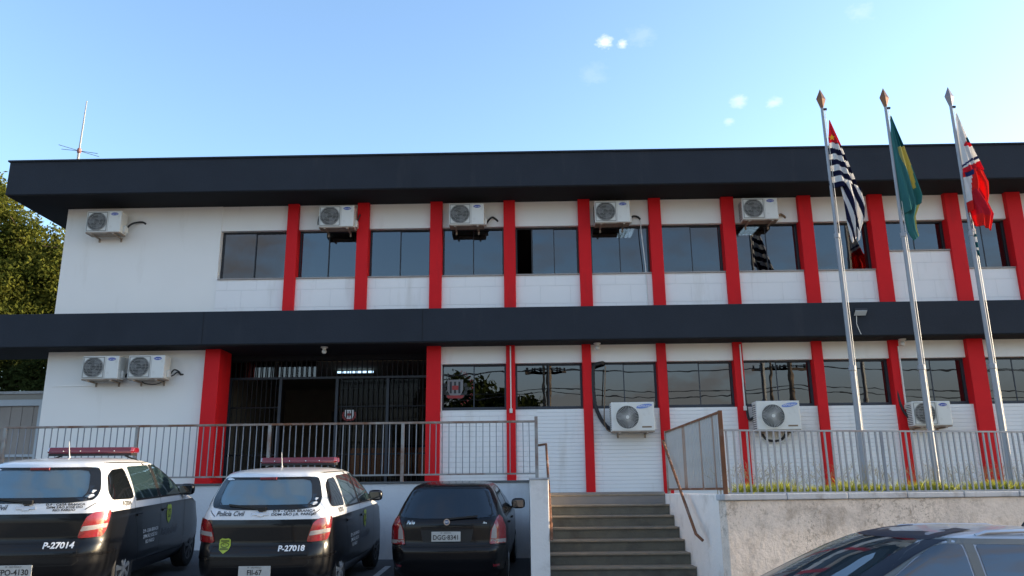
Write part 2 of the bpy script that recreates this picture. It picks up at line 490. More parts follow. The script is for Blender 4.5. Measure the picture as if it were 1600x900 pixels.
class MB:
    def __init__(self):
        self.v, self.f, self.mi, self.mats = [], [], [], []
        self.cur = 0

    def use(self, m):
        if m not in self.mats:
            self.mats.append(m)
        self.cur = self.mats.index(m)
        return self

    def add(self, vs, fs):
        o = len(self.v)
        self.v += [tuple(p) for p in vs]
        for f in fs:
            self.f.append(tuple(i + o for i in f))
            self.mi.append(self.cur)
        return self

    def box(self, x0, x1, y0, y1, z0, z1):
        vs = [(x0, y0, z0), (x1, y0, z0), (x1, y1, z0), (x0, y1, z0), (x0, y0, z1), (x1, y0, z1), (x1, y1, z1), (x0, y1, z1)]
        return self.add(vs, [(0, 3, 2, 1), (4, 5, 6, 7), (0, 1, 5, 4), (1, 2, 6, 5), (2, 3, 7, 6), (3, 0, 4, 7)])

    def bar(self, a, b, w, h=None):
        """square section bar between two points"""
        h = h or w
        a, b = Vector(a), Vector(b)
        d = (b - a).normalized()
        up = Vector((0, 0, 1)) if abs(d.z) < 0.95 else Vector((0, 1, 0))
        s = d.cross(up).normalized()
        u = s.cross(d).normalized()
        vs = []
        for p in (a, b):
            for i, j in ((-1, -1), (1, -1), (1, 1), (-1, 1)):
                vs.append(p + s * (i * w / 2) + u * (j * h / 2))
        return self.add(vs, [(0, 3, 2, 1), (4, 5, 6, 7), (0, 1, 5, 4), (1, 2, 6, 5), (2, 3, 7, 6), (3, 0, 4, 7)])

    def tube(self, pts, rad, n=8, cap=True):
        pts = [Vector(p) for p in pts]
        rads = rad if isinstance(rad, (list, tuple)) else [rad] * len(pts)
        vs, fs = [], []
        prev = None
        for i, p in enumerate(pts):
            d = (pts[min(i + 1, len(pts) - 1)] - pts[max(i - 1, 0)]).normalized()
            if prev is None:
                up = Vector((0, 0, 1)) if abs(d.z) < 0.9 else Vector((1, 0, 0))
                s = d.cross(up).normalized()
            else:
                s = (prev - d * prev.dot(d)).normalized()
            prev = s
            u = d.cross(s)
            for k in range(n):
                a = 2 * PI * k / n
                vs.append(p + (s * math.cos(a) + u * math.sin(a)) * rads[i])
        for i in range(len(pts) - 1):
            for k in range(n):
                k2 = (k + 1) % n
                fs.append((i * n + k, i * n + k2, (i + 1) * n + k2, (i + 1) * n + k))
        if cap:
            fs.append(tuple(range(n - 1, -1, -1)))
            fs.append(tuple(range((len(pts) - 1) * n, len(pts) * n)))
        return self.add(vs, fs)

    def lathe(self, prof, axis='y', c=(0, 0, 0), n=24):
        """profile of (radius, along) swept round an axis"""
        vs, fs = [], []
        for r_, h in prof:
            for k in range(n):
                a = 2 * PI * k / n
                u, v_ = r_ * math.cos(a), r_ * math.sin(a)
                if axis == 'y':
                    vs.append((c[0] + u, c[1] + h, c[2] + v_))
                elif axis == 'z':
                    vs.append((c[0] + u, c[1] + v_, c[2] + h))
                else:
                    vs.append((c[0] + h, c[1] + u, c[2] + v_))
        for i in range(len(prof) - 1):
            for k in range(n):
                k2 = (k + 1) % n
                fs.append((i * n + k, i * n + k2, (i + 1) * n + k2, (i + 1) * n + k))
        fs.append(tuple(range(n)))
        fs.append(tuple(range((len(prof) - 1) * n, len(prof) * n)))
        return self.add(vs, fs)

    def prism_y(self, pts, y0, y1):
        """2-D outline (x, z) made solid between two depths"""
        n = len(pts)
        vs = [(x, y0, z) for x, z in pts] + [(x, y1, z) for x, z in pts]
        fs = [tuple(range(n)), tuple(range(2 * n - 1, n - 1, -1))]
        for i in range(n):
            j = (i + 1) % n
            fs.append((i, i + n, j + n, j))
        return self.add(vs, fs)

    def build(self, name, m=None, parent=None, smooth=False, bevel=0.0, local=False, sharp=35):
        me = bpy.data.meshes.new(name)
        org = Vector((0, 0, 0))
        if parent is not None and not local:
            org = ORG.get(parent.name, Vector((0, 0, 0)))
        me.from_pydata([Vector(p) - org for p in self.v], [], self.f)
        mats = self.mats if self.mats else [m]
        for x in mats:
            me.materials.append(x)
        if self.mats:
            me.polygons.foreach_set('material_index', self.mi)
        bm = bmesh.new()
        bm.from_mesh(me)
        bmesh.ops.recalc_face_normals(bm, faces=bm.faces)
        bm.to_mesh(me)
        bm.free()
        if smooth:
            me.polygons.foreach_set('use_smooth', [True] * len(me.polygons))
            me.set_sharp_from_angle(angle=R(sharp))
        me.update()
        o = bpy.data.objects.new(name, me)
        C.objects.link(o)
        if parent is not None:
            o.parent = parent
            ORG[o.name] = org
        if bevel:
            b = o.modifiers.new('bevel', 'BEVEL')
            b.width = bevel
            b.segments = 2
            b.limit_method = 'ANGLE'
            b.angle_limit = R(40)
        return o


def tag(o, label, cat=None, group=None, kind=None):
    o['label'] = label
    if cat:
        o['category'] = cat
    if group:
        o['group'] = group
    if kind:
        o['kind'] = kind
    return o


def thing(name, label, cat, loc=(0, 0, 0), rz=0.0, group=None):
    o = bpy.data.objects.new(name, None)
    o.empty_display_size = 0.3
    C.objects.link(o)
    o.location = loc
    o.rotation_euler = (0, 0, rz)
    ORG[o.name] = Vector(loc)
    return tag(o, label, cat, group)


def dup(root, loc, label, group=None, skip=()):
    r = root.copy()
    C.objects.link(r)
    r.location = loc
    r['label'] = label
    ORG[r.name] = Vector(loc)
    for ch in list(root.children):
        if ch.name.split('.')[0] in skip:
            continue
        c = ch.copy()
        C.objects.link(c)
        c.parent = r
        ORG[c.name] = Vector(loc)
        for g in list(ch.children):
            d_ = g.copy()
            C.objects.link(d_)
            d_.parent = c
            ORG[d_.name] = Vector(loc)
    return r


_TXT = {}


def text2d(s, size, align='CENTER', bold=0.0, shear=0.0, sx=1.0):
    """outline of a string as a flat mesh: list of (x, y), list of faces"""
    key = (s, size, align, bold, shear, sx)
    if key in _TXT:
        return _TXT[key]
    cu = bpy.data.curves.new('txt', 'FONT')
    cu.body = s
    cu.size = size
    cu.align_x = align
    cu.align_y = 'CENTER'
    cu.offset = bold
    cu.shear = shear
    cu.resolution_u = 3
    o = bpy.data.objects.new('txt', cu)
    C.objects.link(o)
    dg = bpy.context.evaluated_depsgraph_get()
    dg.update()
    me = bpy.data.meshes.new_from_object(o.evaluated_get(dg))
    vs = [(v.co.x * sx, v.co.y) for v in me.vertices]
    fs = [tuple(p.vertices) for p in me.polygons]
    bpy.data.objects.remove(o)
    bpy.data.meshes.remove(me)
    bpy.data.curves.remove(cu)
    _TXT[key] = (vs, fs)
    return vs, fs


def text_on_front(mb, s, size, x, y, z, **kw):
    """lettering facing the street (-Y)"""
    vs, fs = text2d(s, size, **kw)
    mb.add([(x + a, y, z + b) for a, b in vs], fs)


def ellipse(cx, cz, rx, rz, n=28):
    return [(cx + rx * math.cos(2 * PI * k / n), cz + rz * math.sin(2 * PI * k / n)) for k in range(n)]


def at(px, py, Y):
    """survey helper: the point of the vertical plane y = Y seen at a photograph pixel -> (x, z)"""
    d = cam_dir(px, py)
    t = (Y + CAM_D) / d.y
    return d.x * t, EYE + d.z * t


# ------------------------------------------------------------------ ground


def sstep(t):
    t = min(1.0, max(0.0, t))
    return t * t * (3 - 2 * t)


def zg(x, y):
    z = 0.045 * (min(max(y, -11.0), -2.0) + 6.6)
    z -= 0.27 * sstep((x - 0.5) / 1.7) * sstep((-5.2 - y) / 1.4)
    z += 0.19 * sstep((-4.2 - x) / 1.6)
    return z


def make_ground():
    xs = [-400, -120, -60, -30] + [-16 + 0.8 * i for i in range(41)] + [30, 60, 120, 400]
    ys = [-400, -120, -60, -35, -24, -18] + [-15 + 0.5 * i for i in range(27)] + [4, 16, 40, 120, 400]
    vs = [(x, y, zg(x, y)) for y in ys for x in xs]
    nx = len(xs)
    fs = [(j * nx + i, j * nx + i + 1, (j + 1) * nx + i + 1, (j + 1) * nx + i) for j in range(len(ys) - 1) for i in range(nx - 1)]
    mb = MB()
    mb.add(vs, fs)
    o = mb.build('ground', M['asphalt'], smooth=True)
    tag(o, 'grey asphalt of the parking lot and street in front of the building', kind='structure')
    for k, (x0, x1) in enumerate(((-2.42, -2.32), (-0.02, -0.0), (-4.78, -4.68), (-7.2, -7.1))):
        if k == 1:
            continue
        mb = MB()
        mb.add([(x0, -7.2, zg(x0, -7.2) + 0.004), (x1, -7.2, zg(x0, -7.2) + 0.004), (x1, -2.9, zg(x0, -2.9) + 0.004),
                (x0, -2.9, zg(x0, -2.9) + 0.004)], [(0, 1, 2, 3)])
        o = mb.build('parking_line', M['line'])
        tag(o, 'white painted line between parking bays', kind='structure')


make_ground()
mb = MB()
gx_, gy_ = [-300, -60, -20, 0, 4, 20, 60, 300], [-300, -60, -34, -24, -16, -11.2]
mb.add([(x, y, zg(x, y) + 0.006) for y in gy_ for x in gx_],
       [(j * 8 + i, j * 8 + i + 1, (j + 1) * 8 + i + 1, (j + 1) * 8 + i) for j in range(5) for i in range(7)])
o = mb.build('street', mat('warm_bounce_street', (0.27, 0.21, 0.16), 0.95, vary=0.2, vscale=0.7), None)  # unseen sheet added over the ground, its warm tone bounces light onto the walls
tag(o, 'added street sheet, coloured warm to bounce light onto the facade', kind='structure')

# ------------------------------------------------------------------ police station
LAND = 1.33            # terrace and landing level
UP_SOF, CAN_SOF = 7.705, 4.415
XL = -10.39            # left corner of the walls
XR = 12.4              # right end, out of frame

st = thing('police_station', 'two storey white office building with red pillars and charcoal roof fascia', 'building', (0, 0, LAND))

# roof slab and canopy band
mb = MB()
mb.use(M['fascia']).box(-11.28, XR + 0.1, -0.9, 11.0, UP_SOF + 0.02, 8.50)
mb.use(M['soffit']).box(-11.26, XR + 0.08, -0.88, 10.98, UP_SOF, UP_SOF + 0.05)
roof = mb.build('roof', None, st, bevel=0.015)
mb = MB()
mb.use(M['fascia']).box(-11.31, XR + 0.13, -0.93, -0.84, 8.49, 8.525)
mb.box(-11.31, -11.22, -0.84, 11.0, 8.49, 8.525)
mb.build('roof_capping', None, roof)
mb = MB()
mb.use(M['fascia']).box(-13.2, XR + 0.1, -0.55, 0.9, CAN_SOF + 0.012, 5.14)
mb.use(M['soffit']).box(-13.18, XR + 0.08, -0.53, 0.88, CAN_SOF - 0.01, CAN_SOF + 0.05)
canopy = mb.build('canopy', None, st, bevel=0.012)
mb = MB()
for px in (317, 660):
    x, _ = at(px, 510, -0.55)
    mb.box(x - 0.006, x + 0.006, -0.553, -0.54, CAN_SOF + 0.03, 5.13)
mb.build('panel_joint', M['soffit'], canopy)

# pillars
PU = [(-5.322, -5.074), (-3.745, -3.480), (-2.105, -1.835), (-0.462, -0.204), (1.205, 1.470), (2.785, 3.050),
      (4.402, 4.680), (6.108, 6.400), (7.670, 7.985), (9.345, 9.660), (10.70, 11.03), (12.08, 12.39)]
PL = [(-6.917, -6.585, 1), (-2.133, -1.833, 1), (-0.433, -0.242, 0), (1.194, 1.385, 0), (2.787, 2.985, 0), (4.415, 4.612, 0),
      (6.095, 6.305, 0), (7.725, 7.925, 0), (9.340, 9.685, 1), (11.05, 11.25, 0), (12.18, 12.39, 0), (12.6, 12.7, 0)]
for a, b in PU:
    mb = MB()
    mb.box(a, b, -0.10, 0.34, 5.0, UP_SOF + 0.01)
    mb.build('pillar', M['red'], st, bevel=0.008)
for a, b, big in PL[:-1]:
    mb = MB()
    mb.box(a, b, -0.12 if big else -0.09, 0.55 if big else 0.34, LAND - 0.15, CAN_SOF + 0.004)
    mb.build('pillar', M['red'], st, bevel=0.008)

# upper walls
WT_U, WS_U = 7.125, 6.00          # window head and sill
mb = MB()
mb.use(M['white_wall']).box(XL, -6.84, 0.0, 0.25, 4.95, UP_SOF + 0.015)
mb.use(M['white_wall']).box(-6.84, XR, 0.02, 0.25, WT_U, UP_SOF + 0.013)
wall_up = mb.build('upper_wall', None, st)
mb = MB()
mb.use(M['white_panel']).box(-6.838, XR, -0.02, 0.25, 4.96, WS_U - 0.03)
mb.build('spandrel', None, st)
# rooms: back, sides, floor and ceiling behind the glass of each storey
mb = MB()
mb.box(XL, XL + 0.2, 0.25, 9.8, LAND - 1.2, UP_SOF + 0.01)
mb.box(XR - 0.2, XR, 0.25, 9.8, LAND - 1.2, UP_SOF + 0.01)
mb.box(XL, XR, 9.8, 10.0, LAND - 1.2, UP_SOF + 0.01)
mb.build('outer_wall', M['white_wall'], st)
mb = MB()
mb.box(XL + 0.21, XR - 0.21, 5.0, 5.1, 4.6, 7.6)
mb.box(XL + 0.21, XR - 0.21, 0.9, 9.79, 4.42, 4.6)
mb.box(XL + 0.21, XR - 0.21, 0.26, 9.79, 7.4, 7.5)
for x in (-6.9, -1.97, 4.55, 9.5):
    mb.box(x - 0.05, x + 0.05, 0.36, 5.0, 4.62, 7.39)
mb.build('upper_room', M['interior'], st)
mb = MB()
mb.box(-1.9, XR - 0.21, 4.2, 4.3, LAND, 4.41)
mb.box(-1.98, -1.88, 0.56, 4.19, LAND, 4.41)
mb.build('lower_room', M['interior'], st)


def window(x0, x1, z0, z1, y, fr, frame_m, glass_m, split=0.5, open_gap=0.0, sill=None, bottom=0.0):
    """aluminium sliding window in a wall opening: frame, two panes, sill"""
    mb = MB()
    mb.box(x0, x1, y, y + 0.07, z1 - fr, z1)
    mb.box(x0, x1, y, y + 0.07, z0, z0 + fr + bottom)
    mb.box(x0, x0 + fr, y + 0.002, y + 0.068, z0 + fr + bottom, z1 - fr)
    mb.box(x1 - fr, x1, y + 0.002, y + 0.068, z0 + fr + bottom, z1 - fr)
    f = mb.build('window', frame_m, st)
    xs = x0 + fr + (x1 - x0 - 2 * fr) * split
    zb = z0 + fr + bottom
    zt = z1 - fr
    mb = MB()
    xa = x0 + fr + open_gap
    mb.box(xa, xs + 0.01, y + 0.020, y + 0.026, zb, zt)
    mb.build('pane', glass_m, f)
    mb = MB()
    mb.box(xs - 0.01, x1 - fr, y + 0.042, y + 0.048, zb, zt)
    mb.build('pane', glass_m, f)
    mb = MB()
    mb.box(xs - 0.010, xs + 0.010, y + 0.012, y + 0.034, zb, zt)
    if open_gap:
        mb.box(xa - 0.012, xa + 0.02, y + 0.012, y + 0.034, zb, zt)
    mb.build('meeting_rail', frame_m, f)
    if sill:
        mb = MB()
        mb.box(x0 - 0.0, x1 + 0.0, -0.05, y - 0.001, z0 - 0.028, z0 - 0.001)
        mb.build('sill', sill, f)
    return f


M['sill'] = mat('sill_stone', (0.34, 0.31, 0.29), 0.7, vary=0.2)
upx = [(-6.82, -5.325)] + [(PU[i][1] + 0.003, PU[i + 1][0] - 0.003) for i in range(len(PU) - 1)]
for i, (a, b) in enumerate(upx):
    z0 = WS_U
    gap = 0.0
    if i == 9:
        z0 = 6.42
        mb = MB()
        mb.box(a, b, -0.017, 0.2, WS_U - 0.04, z0 - 0.03)
        mb.build('spandrel', M['white_panel'], st)
    if i == 4:
        gap = 0.33
    window(a, b, z0, WT_U + 0.0, 0.13, 0.035, M['frame'], M['glass_up'], split=(0.62 if i == 4 else 0.5), open_gap=gap, sill=M['sill'])

# lit ceiling fittings inside, seen through the upper panes
for x, y in ((2.42, 1.15), (5.35, 1.1)):
    mb = MB()
    mb.use(M['frame']).box(x - 0.2, x + 0.2, y - 0.4, y + 0.5, 7.34, 7.39)
    for k in range(4):
        mb.use(M['lamp']).box(x - 0.17 + k * 0.09, x - 0.10 + k * 0.09, y - 0.36, y + 0.46, 7.325, 7.345)
    mb.build('ceiling_light', None, st)

# lower walls and windows
WT_L, WS_L = 4.03, 3.035
mb = MB()
mb.use(M['white_wall']).box(XL - 0.01, -6.90, 0.0, 0.25, LAND - 0.2, CAN_SOF + 0.003)
mb.box(-1.85, XR, 0.0, 0.25, WT_L, CAN_SOF + 0.002)
mb.build('lower_wall', None, st)
mb = MB()
mb.use(M['white_tile']).box(-1.84, 0.4 - 0.2, -0.03, 0.25, LAND - 0.2, WS_L)
mb.build('lower_spandrel', None, st)
mb = MB()
mb.use(M['white_brick']).box(0.2, XR, -0.031, 0.25, LAND - 0.2, WS_L)
mb.build('lower_spandrel', None, st)
mb = MB()   # shallow line left on the plaster by a painted-over conduit
x0, z0 = at(75, 604, 0)
x1, _ = at(273, 600, 0)
mb.box(x0 + 0.1, x1, -0.012, 0.0, z0 - 0.01, z0 + 0.008)
mb.build('plaster_trim', M['white_wall'], st)
lox = [(PL[i][1] + 0.003, PL[i + 1][0] - 0.003) for i in range(1, len(PL) - 2)]
wins_low = []
for i, (a, b) in enumerate(lox):
    wins_low.append(window(a, b, WS_L, WT_L, 0.12, 0.04, M['frame_blue'], M['glass_low'], split=0.5, bottom=0.035))

# police crest sticker on the first window: striped shield between laurel sprays, small ring of letters
sc_x, sc_z = at(709, 605, 0.115)


def crest(mb, cx, cz, s, y, full=True, white=None):
    sh = [(-0.5, 0.55), (0.5, 0.55), (0.5, -0.1), (0.36, -0.42), (0, -0.62), (-0.36, -0.42), (-0.5, -0.1)]
    mb.use(white or M['crest_white']).prism_y([(cx + x * s * 1.1, cz + z * s * 1.08) for x, z in sh], y, y + 0.002)
    for k in range(3):
        x0 = -0.38 + k * 0.30
        mb.use(M['black_ink']).prism_y([(cx + (x0) * s, cz + 0.45 * s), (cx + (x0 + 0.14) * s, cz + 0.45 * s),
                                        (cx + (x0 + 0.14) * s, cz - 0.36 * s), (cx + x0 * s, cz - 0.36 * s)], y - 0.0015, y - 0.0005)
    mb.use(M['crest_red']).prism_y([(cx - 0.22 * s, cz + 0.18 * s), (cx + 0.22 * s, cz + 0.18 * s), (cx + 0.22 * s, cz - 0.12 * s),
                                   (cx - 0.22 * s, cz - 0.12 * s)], y - 0.003, y - 0.002)
    for sx in (-1, 1):
        for k in range(5):
            a = -1.25 + k * 0.42
            px, pz = cx + sx * math.cos(a) * s * 0.78, cz + math.sin(a) * s * 0.62 - 0.05 * s
            mb.use(M['crest_dark'] if full else M['crest_red']).prism_y(
                [(px + 0.13 * s * math.cos(t) * 1.0, pz + 0.17 * s * math.sin(t)) for t in [2 * PI * q / 8 for q in range(8)]], y, y + 0.002)
    mb.use(M['crest_red']).prism_y([(cx - 0.62 * s, cz - 0.50 * s), (cx + 0.62 * s, cz - 0.50 * s), (cx + 0.48 * s, cz - 0.70 * s),
                                   (cx - 0.48 * s, cz - 0.70 * s)], y - 0.002, y + 0.0)


M['crest_white'] = mat('crest_white', (0.20, 0.20, 0.205), 0.5)
M['crest_red'] = mat('crest_red', (0.30, 0.03, 0.03), 0.5)
M['crest_dark'] = mat('crest_dark', (0.022, 0.024, 0.024), 0.5)
mb = MB()
crest(mb, sc_x + 0.03, sc_z - 0.02, 0.31, 0.131)
for k, ch in enumerate('POLÍCIA CIVIL'):
    a = R(70 - k * 11.5)
    vs, fs = text2d(ch, 0.075)
    ca, sa = math.cos(a - PI / 2), math.sin(a - PI / 2)
    cx, cz = sc_x + 0.03 + 0.375 * math.cos(a), sc_z - 0.02 + 0.375 * math.sin(a)
    mb.use(M['crest_red']).add([(cx + p * ca - q * sa, 0.1335, cz + p * sa + q * ca) for p, q in vs], fs)
mb.build('window_sticker', None, wins_low[0])

# surface conduits on the lower facade
for (px, ya, yb, box_) in ((797.5, 541, 640, 1), (1160, 538, 636, 1), (1410, 541, 634, 1), (688, 568, 646, 1)):
    x, za = at(px, ya, -0.11)
    _, zb = at(px, yb, -0.11)
    yy = -0.105 if px != 688 else -0.02
    if px == 688:
        x = -1.815
    if px == 1160:
        x = 4.56
    if px == 1410:
        x = 7.9
    mb = MB()
    mb.box(x - 0.012, x + 0.012, yy - 0.02, yy + 0.03, zb, min(za, CAN_SOF - 0.01))
    mb.box(x - 0.03, x + 0.03, yy - 0.035, yy + 0.03, zb - 0.07, zb + 0.02)
    mb.build('conduit', M['white_plastic'], st)

# entrance: grilles, transom glass, dark hall with counter
ENT0, ENT1, GY = -6.58, -2.14, 0.95
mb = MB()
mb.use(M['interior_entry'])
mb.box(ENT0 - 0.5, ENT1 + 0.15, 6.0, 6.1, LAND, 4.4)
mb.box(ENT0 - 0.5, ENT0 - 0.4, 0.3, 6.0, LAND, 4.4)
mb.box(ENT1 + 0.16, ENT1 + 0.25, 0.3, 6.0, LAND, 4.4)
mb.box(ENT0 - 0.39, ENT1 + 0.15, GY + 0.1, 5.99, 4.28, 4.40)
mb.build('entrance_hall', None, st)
mb = MB()
mb.box(ENT0 - 0.3, ENT1 + 0.15, GY - 0.05, GY + 0.14, 4.30, CAN_SOF - 0.011)
mb.build('lintel', M['soffit'], st)
mb = MB()
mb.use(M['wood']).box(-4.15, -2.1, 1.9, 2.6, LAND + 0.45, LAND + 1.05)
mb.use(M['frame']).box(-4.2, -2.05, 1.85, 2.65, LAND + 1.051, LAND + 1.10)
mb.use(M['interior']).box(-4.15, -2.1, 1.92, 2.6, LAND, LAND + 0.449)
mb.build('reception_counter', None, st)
mb = MB()
mb.use(M['interior']).box(-5.6, -4.7, 5.93, 5.99, LAND + 1.5, LAND + 2.3)
mb.build('wall_screen', M['frame'], st)
mb = MB()
x0, z0 = at(527, 583, 2.2)
x1, z1 = at(585, 580, 2.2)
for k in range(6):
    xa = x0 + (x1 - x0) * k / 6
    mb.box(xa, xa + (x1 - x0) / 6 - 0.03, 2.2, 2.24, z0, z0 + 0.045)
mb.build('light_strip', M['lamp_low'], st)

gx = [at(p, 650, GY)[0] for p in (358, 436, 525, 605, 660)]
gx[0] = ENT0 - 0.38
gx[-1] = ENT1 + 0.14
BEAM_Z = 3.895
gate = None
# one sliding leaf stands open between the second and third post
for i in range(4):
    a, b = gx[i], gx[i + 1]
    if i == 1:
        continue
    mb = MB()
    n = max(3, int((b - a) / 0.105))
    mb.box(a, b, GY - 0.012, GY + 0.012, LAND + 0.04, LAND + 0.08)
    mb.box(a, b, GY - 0.012, GY + 0.012, LAND + 0.85, LAND + 0.885)
    mb.box(a, b, GY - 0.012, GY + 0.012, LAND + 1.9, LAND + 1.93)
    for k in range(1, n):
        x = a + (b - a) * k / n
        mb.box(x - 0.008, x + 0.008, GY - 0.008, GY + 0.008, LAND + 0.05, BEAM_Z - 0.02)
    mb.build('entrance_grille', M['bar_black'], st)
mb = MB()
for x in gx[1:-1] + [gx[0] + 0.25]:
    mb.box(x - 0.03, x + 0.03, GY - 0.03, GY + 0.03, LAND, BEAM_Z + 0.02)
mb.box(gx[0], gx[-1], GY - 0.034, GY + 0.034, BEAM_Z - 0.018, BEAM_Z + 0.03)
mb.build('grille_frame', M['frame_blue'], st)
mb = MB()
n = int((gx[-1] - gx[0]) / 0.115)
for k in range(1, n):
    x = gx[0] + (gx[-1] - gx[0]) * k / n
    mb.box(x - 0.012, x + 0.012, GY - 0.010, GY + 0.010, BEAM_Z + 0.031, 4.31)
mb.build('transom_grille', M['bar_black'], st)
M['glass_trans'] = glass_mat('transom_glass', (0.2, 0.2, 0.2), 0.09)
for pa, pb in ((361, 428), (436, 494)):
    a, b = at(pa, 580, GY + 0.06)[0], at(pb, 580, GY + 0.06)[0]
    mb = MB()
    mb.box(a, b, GY + 0.06, GY + 0.066, BEAM_Z + 0.04, 4.29)
    mb.build('transom_pane', M['glass_trans'], st)
a, b = at(530, 650, GY + 0.06)[0], at(655, 650, GY + 0.06)[0]
mb = MB()
mb.box(a, b, GY + 0.062, GY + 0.068, LAND + 0.03, BEAM_Z - 0.03)
door = mb.build('glass_door', glass_mat('door_glass', (0.5, 0.5, 0.5), -0.022), st)
mb = MB()
cx, cz = at(545.5, 648, GY + 0.05)
crest(mb, cx, cz, 0.18, GY + 0.055, full=False, white=M['white_ink'])
mb.build('door_crest', None, door)

# terrace floor, part of the station's plinth
mb = MB()
mb.box(-12.6, 2.36, -1.79, 6.2, LAND - 0.2, LAND)
mb.box(0.29, 2.36, -2.72, -1.79, LAND - 0.2, LAND)
mb.build('terrace_floor', M['floor'], st)

# ------------------------------------------------------------------ terrace and stair walls
mb = MB()
mb.box(-13.5, 0.02, -2.0, -1.8, -0.6, 1.525)
wl = mb.build('retaining_wall', M['ret_wall'], None, bevel=0.01)
tag(wl, 'pale grey painted retaining wall behind the parked police cars', 'wall')
mb = MB()
mb.box(-13.5, 0.018, -2.03, -1.78, 1.526, 1.56)
cp = mb.build('coping', M['coping_dark'], None)
cp.parent = wl
mb = MB()
mb.box(0.022, 0.283, -5.6, -1.8, -0.9, 1.52)
sw = mb.build('stair_side_wall', M['stair_wall'], None, bevel=0.012)
tag(sw, 'narrow white wall on the left side of the stairs, beside the black hatchback', 'wall')
mb = MB()
mb.box(0.012, 0.293, -5.61, -1.785, 1.521, 1.545)
cp = mb.build('coping', M['coping'], None)
cp.parent = sw

WDIR = Vector((math.cos(R(12.9)), math.sin(R(12.9)), 0))
CORNER = Vector((2.445, -6.7, 0))


def wallpt(t, off=0.0, z=0.0):
    """point along the street wall, t metres from its corner, off metres behind its face"""
    p = CORNER + WDIR * t + Vector((-WDIR.y, WDIR.x, 0)) * off
    return Vector((p.x, p.y, z))


def wall_slab(mb, t0, t1, o0, o1, z0, z1):
    vs = []
    for z in (z0, z1):
        for t, o_ in ((t0, o0), (t1, o0), (t1, o1), (t0, o1)):
            vs.append(wallpt(t, o_, z))
    mb.add(vs, [(0, 3, 2, 1), (4, 5, 6, 7), (0, 1, 5, 4), (1, 2, 6, 5), (2, 3, 7, 6), (3, 0, 4, 7)])


mb = MB()
mb.use(M['front_wall'])
wall_slab(mb, 0.0, 12.0, 0.0, 0.2, -1.2, 1.225)
fw = mb.build('street_wall', None, None, bevel=0.01)
tag(fw, 'weathered pinkish rendered wall under the fence behind the silver car', 'wall')
# coping as separate blocks, slightly uneven
for k in range(14):
    t0 = -0.03 + k * 0.86
    mb = MB()
    dz = random.uniform(-0.006, 0.006)
    wall_slab(mb, t0, t0 + 0.853, -0.03 + random.uniform(-0.006, 0.004), 0.2, 1.228, 1.305 + dz)
    o = mb.build('coping_block', M['coping'], None, bevel=0.012)
    o.parent = fw
mb = MB()
mb.add([(2.36, -2.6, -1.0), (2.445, -6.69, -1.0), (2.65, -6.6, -1.0), (2.56, -2.6, -1.0),
        (2.36, -2.6, 1.30), (2.445, -6.69, 1.30), (2.65, -6.6, 1.30), (2.56, -2.6, 1.30)],
       [(0, 3, 2, 1), (4, 5, 6, 7), (0, 1, 5, 4), (1, 2, 6, 5), (2, 3, 7, 6), (3, 0, 4, 7)])
sr = mb.build('stair_side_wall', M['stair_wall'], None, bevel=0.012)
tag(sr, 'white plastered side wall right of the stairs, below the side fence', 'wall')
# planter bed
mb = MB()
mb.add([(2.57, -6.45, 1.26), (14.0, -3.85, 1.26), (14.0, 0.0, 1.26), (2.57, 0.0, 1.26),
        (2.57, -6.45, 0.8), (14.0, -3.85, 0.8), (14.0, 0.0, 0.8), (2.57, 0.0, 0.8)],
       [(0, 1, 2, 3), (7, 6, 5, 4), (0, 4, 5, 1), (1, 5, 6, 2), (2, 6, 7, 3), (3, 7, 4, 0)])
o = mb.build('planter_bed', M['soil'], None)
tag(o, 'raised earth bed between the street wall and the facade', kind='structure')

# ------------------------------------------------------------------ stairs
NR, RISE, RUN, ST_Y = 9, 0.168, 0.357, -2.72
ss = thing('staircase', 'dark stone stairs rising from the street to the terrace', 'stairs', (1.32, -4.5, 0))
for k in range(NR):
    z1 = LAND - 0.03 - RISE * k
    y_front = ST_Y - RUN * k
    xr = 2.352 + 0.0205 * (-2.6 - y_front)
    mb = MB()
    mb.box(0.285, xr, y_front + 0.02, y_front + RUN + 0.018 if k else y_front + 0.3, z1 - RISE, z1 - 0.031 if k == 0 else z1 - 0.031)
    s_ = mb.build('step', M['stair'], ss)
    mb = MB()
    mb.box(0.286, xr - 0.001, y_front - 0.012, y_front + RUN + 0.018 if k else y_front + 0.3, z1 - 0.03, z1)
    mb.build('tread', M['nosing_tread'] if 'nosing_tread' in M else M.setdefault('nosing_tread', M['nosing']), s_, bevel=0.006)

# ------------------------------------------------------------------ railings
rl = thing('terrace_railing', 'rusty metal railing along the terrace in front of the entrance', 'railing', (-5, -1.9, 1.56))
RZ0, RZ1 = 1.68, 2.635
posts = [at(p, 700, -1.9)[0] for p in (212, 420, 629)] + [0.165]
step_ = posts[1] - posts[0]
posts = [posts[0] - 2 * step_, posts[0] - step_] + posts
for i, x in enumerate(posts):
    mb = MB()
    w_ = 0.028 if i < len(posts) - 1 else 0.03
    mb.box(x - w_, x + w_, -1.93, -1.87, 1.545, RZ1 + (0.085 if i == len(posts) - 1 else -0.012))
    mb.build('post', M['steel_rust'], rl, bevel=0.004)
for i in range(len(posts) - 1):
    a, b = posts[i], posts[i + 1]
    mb = MB()
    mb.box(a + (0.0 if i else 0), b, -1.925, -1.875, RZ1 - 0.025, RZ1 + 0.015)
    mb.build('top_rail', M['rail_top'], rl, bevel=0.004)
    mb = MB()
    mb.box(a + 0.03, b - 0.03, -1.915, -1.885, RZ0 - 0.015, RZ0 + 0.015)
    mb.build('bottom_rail', M['steel_rust'], rl)
proto_bar = None
